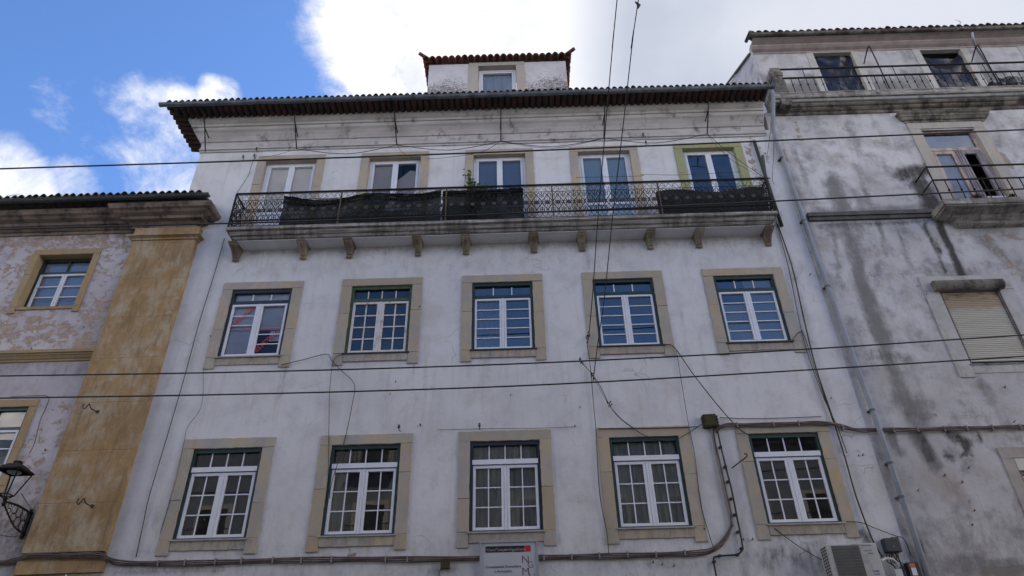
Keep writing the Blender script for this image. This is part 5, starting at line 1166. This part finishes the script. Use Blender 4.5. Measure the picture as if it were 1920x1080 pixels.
# stub pipe clamped at railing end
m = MB(); a = pt(1430,292,-.50); b = pt(1437,345,-.50); m.tube([a, b], .036, 8); tag(m.build('pipe_stub', M['gutter_dark'], None, smooth=True), 'short upright dark pipe tied to the right end of the balcony railing', 'pipe')
# ---- street lantern
ln = empty('street_lantern', (-8.6, 0, 4.9), 'black wrought-iron wall lantern on an ornate bracket at lower left', 'street lamp')
wb = pt(48,1003,-.02); wt = pt(57,962,-.02); tip = pt(8,940,-.62)
m = MB(); m.box(wt.x-.025, wt.x+.025, -.04, 0, wb.z-.06, wt.z+.06)
arm = catmull([wt+Vector((0,0,.0)), wt*.5+tip*.5+Vector((0,0,.03)), tip], 6); m.tube(arm, .016, 6)
low = catmull([wb, wb*.55+tip*.45+Vector((0,0,-.10)), tip+Vector((0,0,-.03))], 6); m.tube(low, .013, 6)
for k in range(1, len(arm)-1, 2):
    A = arm[k]; B_ = low[k]; c = (A+B_)/2; rad = (A-B_).length*.30
    if rad < .008: continue
    for cc in (A*.72+B_*.28, A*.3+B_*.7):
        m.tube([cc+Vector((0, rad*.8*math.cos(t), rad*.8*math.sin(t))) for t in [2*math.pi*j/9*1.15 for j in range(10)]], .007, 4, False)
m.build('bracket', M['iron'], ln)
LB = tip+Vector((0,0,.03)); TZ = pt(65,884,-.62).z; hw = .19; hb = .085
ct = Vector((tip.x-.02, tip.y-.0, 0)); zb = LB.z+.08
m = MB(); m.tube([tip+Vector((0,0,-.08)), tip+Vector((0,0,-.04)), tip, LB, LB+Vector((0,0,.05))], [.012,.03,.018,.035,.02], 8)
for s in ((-1,-1),(1,-1),(1,1),(-1,1)):
    a = Vector((ct.x+s[0]*hb, ct.y+s[1]*hb, zb)); b = Vector((ct.x+s[0]*hw, ct.y+s[1]*hw, TZ)); m.tube([a, b], .015, 4); m.tube([LB, a], .010, 4)
for (h_, z) in ((hb, zb), (hw, TZ)):
    P = [Vector((ct.x+sx_*h_, ct.y+sy_*h_, z)) for sx_, sy_ in ((-1,-1),(1,-1),(1,1),(-1,1),(-1,-1))]; m.tube(P, .011, 4)
m.build('lantern_frame', M['iron'], ln)
m = MB(); h2 = hw+.025; vs = []
for (h_, z) in ((h2-.05, TZ+.004), (h2, TZ+.004), (h2, TZ+.025), (.09, TZ+.13), (.05, TZ+.14), (.05, TZ+.19)): vs += [(ct.x+sx_*h_, ct.y+sy_*h_, z) for sx_, sy_ in ((-1,-1),(1,-1),(1,1),(-1,1))]
fs = []
for i in range(5): fs += [(i*4+k, i*4+(k+1)%4, i*4+4+(k+1)%4, i*4+4+k) for k in range(4)]
fs.append((20,21,22,23)); m.add(vs, fs); m.build('lantern_roof', M['iron'], ln)
m = MB(); vs = []; nn = 12
for i, (r_, z) in enumerate(((.115, TZ+.0), (.10, TZ-.02), (.06, TZ-.035))): vs += [(ct.x+r_*math.cos(2*math.pi*k/nn), ct.y+r_*math.sin(2*math.pi*k/nn), z) for k in range(nn)]
fs = [(i*nn+k, i*nn+(k+1)%nn, (i+1)*nn+(k+1)%nn, (i+1)*nn+k) for i in range(2) for k in range(nn)]+[tuple(range(2*nn, 3*nn))]
m.add(vs, fs); m.build('lamp_bowl', M['lampglass'], ln, smooth=True)
cable('lantern_cable', [pt(40,925,-.3)]+wpx([(52,945),(66,965),(72,985)], -.03), 'grey cable from the lantern to the pilaster edge', r=.008, mat='conduit')
cable('lantern_cable', wpx([(-10,1000),(10,1005),(30,1006),(42,1003)], -.05), 'thin cable hanging to the foot of the lantern bracket', r=.005)
# ================================================================== STREET AND THE OTHER SIDE
def sheet(name, mat, x0, x1, y0, y1, z):
    m = MB(); m.add([(x0,y0,z),(x1,y0,z),(x1,y1,z),(x0,y1,z)], [(0,1,2,3)]); return tag(m.build(name, mat), kind='structure')
sheet('ground', M['paving'], -400, 400, -400, 400, -.02)
sheet('road', M['asphalt'], -120, 120, -10.2, -2.2, -.0)
m = MB(); m.box(-120, 120, -2.2, 6, -.015, .13); tag(m.build('pavement', M['paving']), kind='structure')
m = MB(); m.box(-120, 120, -14.2, -10.2, -.015, .13); tag(m.build('pavement', M['paving']), kind='structure')
def opposite(x0, x1, h, mat, lab, seed):
    rr = random.Random(seed); y = -14.3; o = empty('townhouse', ((x0+x1)/2, y, 0), lab, 'building', 'buildings across the street')
    m = MB(); m.box(x0, x1, y-8, y, 0, h); m.moulding([(.0,h-.3),(.1,h-.25),(.3,h-.05),(.3,h)], x0+.3, x1-.3, yb=y-1, y0=y) if 0 else m.box(x0, x1, y-8, y+.3, h+.002, h+.2)
    m.build('wall', mat, o)
    m = MB(); m.add([(x0-.1,y+.5,h+.15),(x1+.1,y+.5,h+.15),(x1+.1,y-4,h+1.7),(x0-.1,y-4,h+1.7),(x0-.1,y-8.4,h+.15),(x1+.1,y-8.4,h+.15)], [(0,1,2,3),(3,2,5,4)]); m.build('roof', M['tile_grey'], o)
    n_ = int((x1-x0)/2.6)
    for i in range(n_):
        cx_ = x0+(x1-x0)*(i+.5)/n_
        for z in [1.2+3.2*k for k in range(int((h-2)/3.2)+1)]:
            if z+1.8 > h: continue
            m = MB(); rectframe(m, cx_-.7, cx_+.7, z-.1, z+1.8, y, y+.05, .15); w_ = m.build('window', M['surround'], o)
            m = MB(); m.box(cx_-.55, cx_+.55, y, y+.02, z+.05, z+1.65); m.build('pane', M['lining'], w_)
            if rr.random() < .5:
                m = MB(); m.box(cx_-.9, cx_+.9, y, y+.6, z-.25, z-.12); m.tube([(cx_-.9,y+.58,z+.8),(cx_+.9,y+.58,z+.8)], .02, 4)
                for q_ in range(13): m.tube([(cx_-.9+q_*.15,y+.58,z-.12),(cx_-.9+q_*.15,y+.58,z+.8)], .01, 4, False)
                m.build('balcony', M['iron'], o)
opposite(-22, -7.5, 12.0, M['opp1'], 'sandy townhouse with iron balconies across the street, left one', 1)
opposite(-7.4, 2.0, 12.8, M['opp2'], 'grey townhouse with iron balconies across the street, middle one', 2)
opposite(2.1, 18, 11.2, M['opp1'], 'low sandy townhouse across the street, right one', 3)
# ================================================================== CAMERA, SKY, SUN
sc = bpy.context.scene
cam = bpy.data.cameras.new('camera'); co = bpy.data.objects.new('camera', cam); COL.objects.link(co)
cam.sensor_width = 36; cam.lens = 36*F/1920; cam.clip_end = 5000; cam.clip_start = .05
mt = Matrix((( CR.x, CU.x, -CF.x, 0), (CR.y, CU.y, -CF.y, -DIST), (CR.z, CU.z, -CF.z, EYE), (0,0,0,1))); co.matrix_world = mt
sc.camera = co
SUN_EL, SUN_AZ = R(42), R(28)          # azimuth measured from +Y (behind the houses) towards +X
wd = bpy.data.worlds.new('World'); sc.world = wd; wd.use_nodes = True; t = wd.node_tree; t.nodes.clear()
class WN(N):
    def __init__(s, t): s.t = t
w = WN(t)
out = w.n('ShaderNodeOutputWorld'); bg = w.n('ShaderNodeBackground'); sky = w.n('ShaderNodeTexSky', sky_type='NISHITA')
sky.sun_disc = False; sky.sun_elevation = SUN_EL; sky.sun_rotation = SUN_AZ; sky.altitude = 100; sky.air_density = 1.0; sky.dust_density = .3; sky.ozone_density = 2.5
STR = .12
tc = w.n('ShaderNodeTexCoord'); D = tc.outputs['Generated']
SKYTINT = (.78, .99, 1.30)
skc = w.mix(1.0, sky.outputs[0], SKYTINT, 'MULTIPLY')
def blob(px_, py_, rpx, soft=.5, wgt=1.0):
    d = ray(px_, py_).normalized() if not isinstance(px_, Vector) else px_
    ang = math.atan(rpx/1280*.85)
    dp = w.n('ShaderNodeVectorMath', operation='DOT_PRODUCT'); w.L(D, dp.inputs[0]); dp.inputs[1].default_value = d
    return w.mth('MULTIPLY', w.ramp(dp.outputs['Value'], math.cos(ang*(1+soft)), math.cos(ang*(1-soft*.6))), wgt)
bl = [blob(930,-70,310,.75), blob(1060,60,330,.6), blob(1350,0,520,.4), blob(1750,0,620,.4), blob(1300,260,520,.3), blob(850,110,95,.7,.80), blob(735,155,60,1.,.48), blob(790,165,60,.8,.74), blob(640,110,45,1.,.40),
      blob(410,185,36,.9,.52), blob(345,195,32,.9,.46), blob(235,290,120,1.1,.37), blob(335,305,110,1.,.47), blob(0,355,85,.7,.74), blob(110,360,62,.8,.60), blob(20,170,130,1.,.29), blob(140,225,90,1.,.30), blob(1500,-400,600,.4,.8)]
acc = bl[0]
for b in bl[1:]: acc = w.mth('MAXIMUM', acc, b)
# behind the camera: unseen cloud added to light the facade, clear patch for reflections
sep = w.n('ShaderNodeSeparateXYZ'); w.L(D, sep.inputs[0])
rear = w.mth('MULTIPLY', w.ramp(sep.outputs[1], .15, -.2), .62)
clear = blob(Vector((-.02,-.76,.65)).normalized(), 0, 900, .35, .52)
rear = w.mth('SUBTRACT', rear, w.mth('MULTIPLY', clear, w.ramp(sep.outputs[1], .1, -.1)))
acc = w.mth('MAXIMUM', acc, rear)
nz = w.noise(D, 3.6, 12, .60, .5); nz2 = w.noise(D, 11, 10, .66, .4)
v = w.mth('ADD', w.mth('MULTIPLY', acc, .95), w.mth('ADD', w.mth('MULTIPLY', w.mth('SUBTRACT', nz, .5), 1.35), w.mth('MULTIPLY', w.mth('SUBTRACT', nz2, .5), .75)))
cm = w.ramp(v, .36, .72)
shade = w.ramp(w.noise(D, 3.0, 7, .5), .36, .60)
right = w.ramp(sep.outputs[0], .02, .17)
sh = w.mth('MULTIPLY', w.mth('ADD', w.mth('MULTIPLY', shade, .3), .7), right)
sh = w.mth('MAXIMUM', sh, w.mth('MULTIPLY', w.ramp(nz2, .5, .36), .35))
front = w.ramp(sep.outputs[1], -.1, .1)
ccol = w.mix(sh, (.80,.80,.83), (.395,.43,.51))
ccol = w.mix(front, (3.35,2.92,2.48), ccol)  # rear cloud colour raised and warmed to brighten the facade
thick = w.ramp(v, .50, .85)
ccol = w.mix(w.mth('MULTIPLY', w.mth('SUBTRACT', 1.0, thick), .45), ccol, (.42,.48,.62))
ccs = w.n('ShaderNodeVectorMath', operation='SCALE'); w.L(ccol, ccs.inputs[0]); ccs.inputs['Scale'].default_value = 1/STR
fin = w.mix(cm, skc, ccs.outputs[0]); w.L(fin, bg.inputs[0]); bg.inputs[1].default_value = STR; w.L(bg.outputs[0], out.inputs[0])
sl = bpy.data.lights.new('sun', 'SUN'); sl.energy = 3.5; sl.angle = R(.5); sl.color = (1,.95,.88); so = bpy.data.objects.new('sun', sl); COL.objects.link(so)
sd = Vector((math.sin(SUN_AZ)*math.cos(SUN_EL), math.cos(SUN_AZ)*math.cos(SUN_EL), math.sin(SUN_EL))); so.rotation_euler = (sd).to_track_quat('Z', 'Y').to_euler()
sc.view_settings.view_transform = 'Standard'; sc.view_settings.look = 'None'; sc.view_settings.gamma = 1; sc.view_settings.exposure = 0.55
sc.render.resolution_x = 1024; sc.render.resolution_y = 576
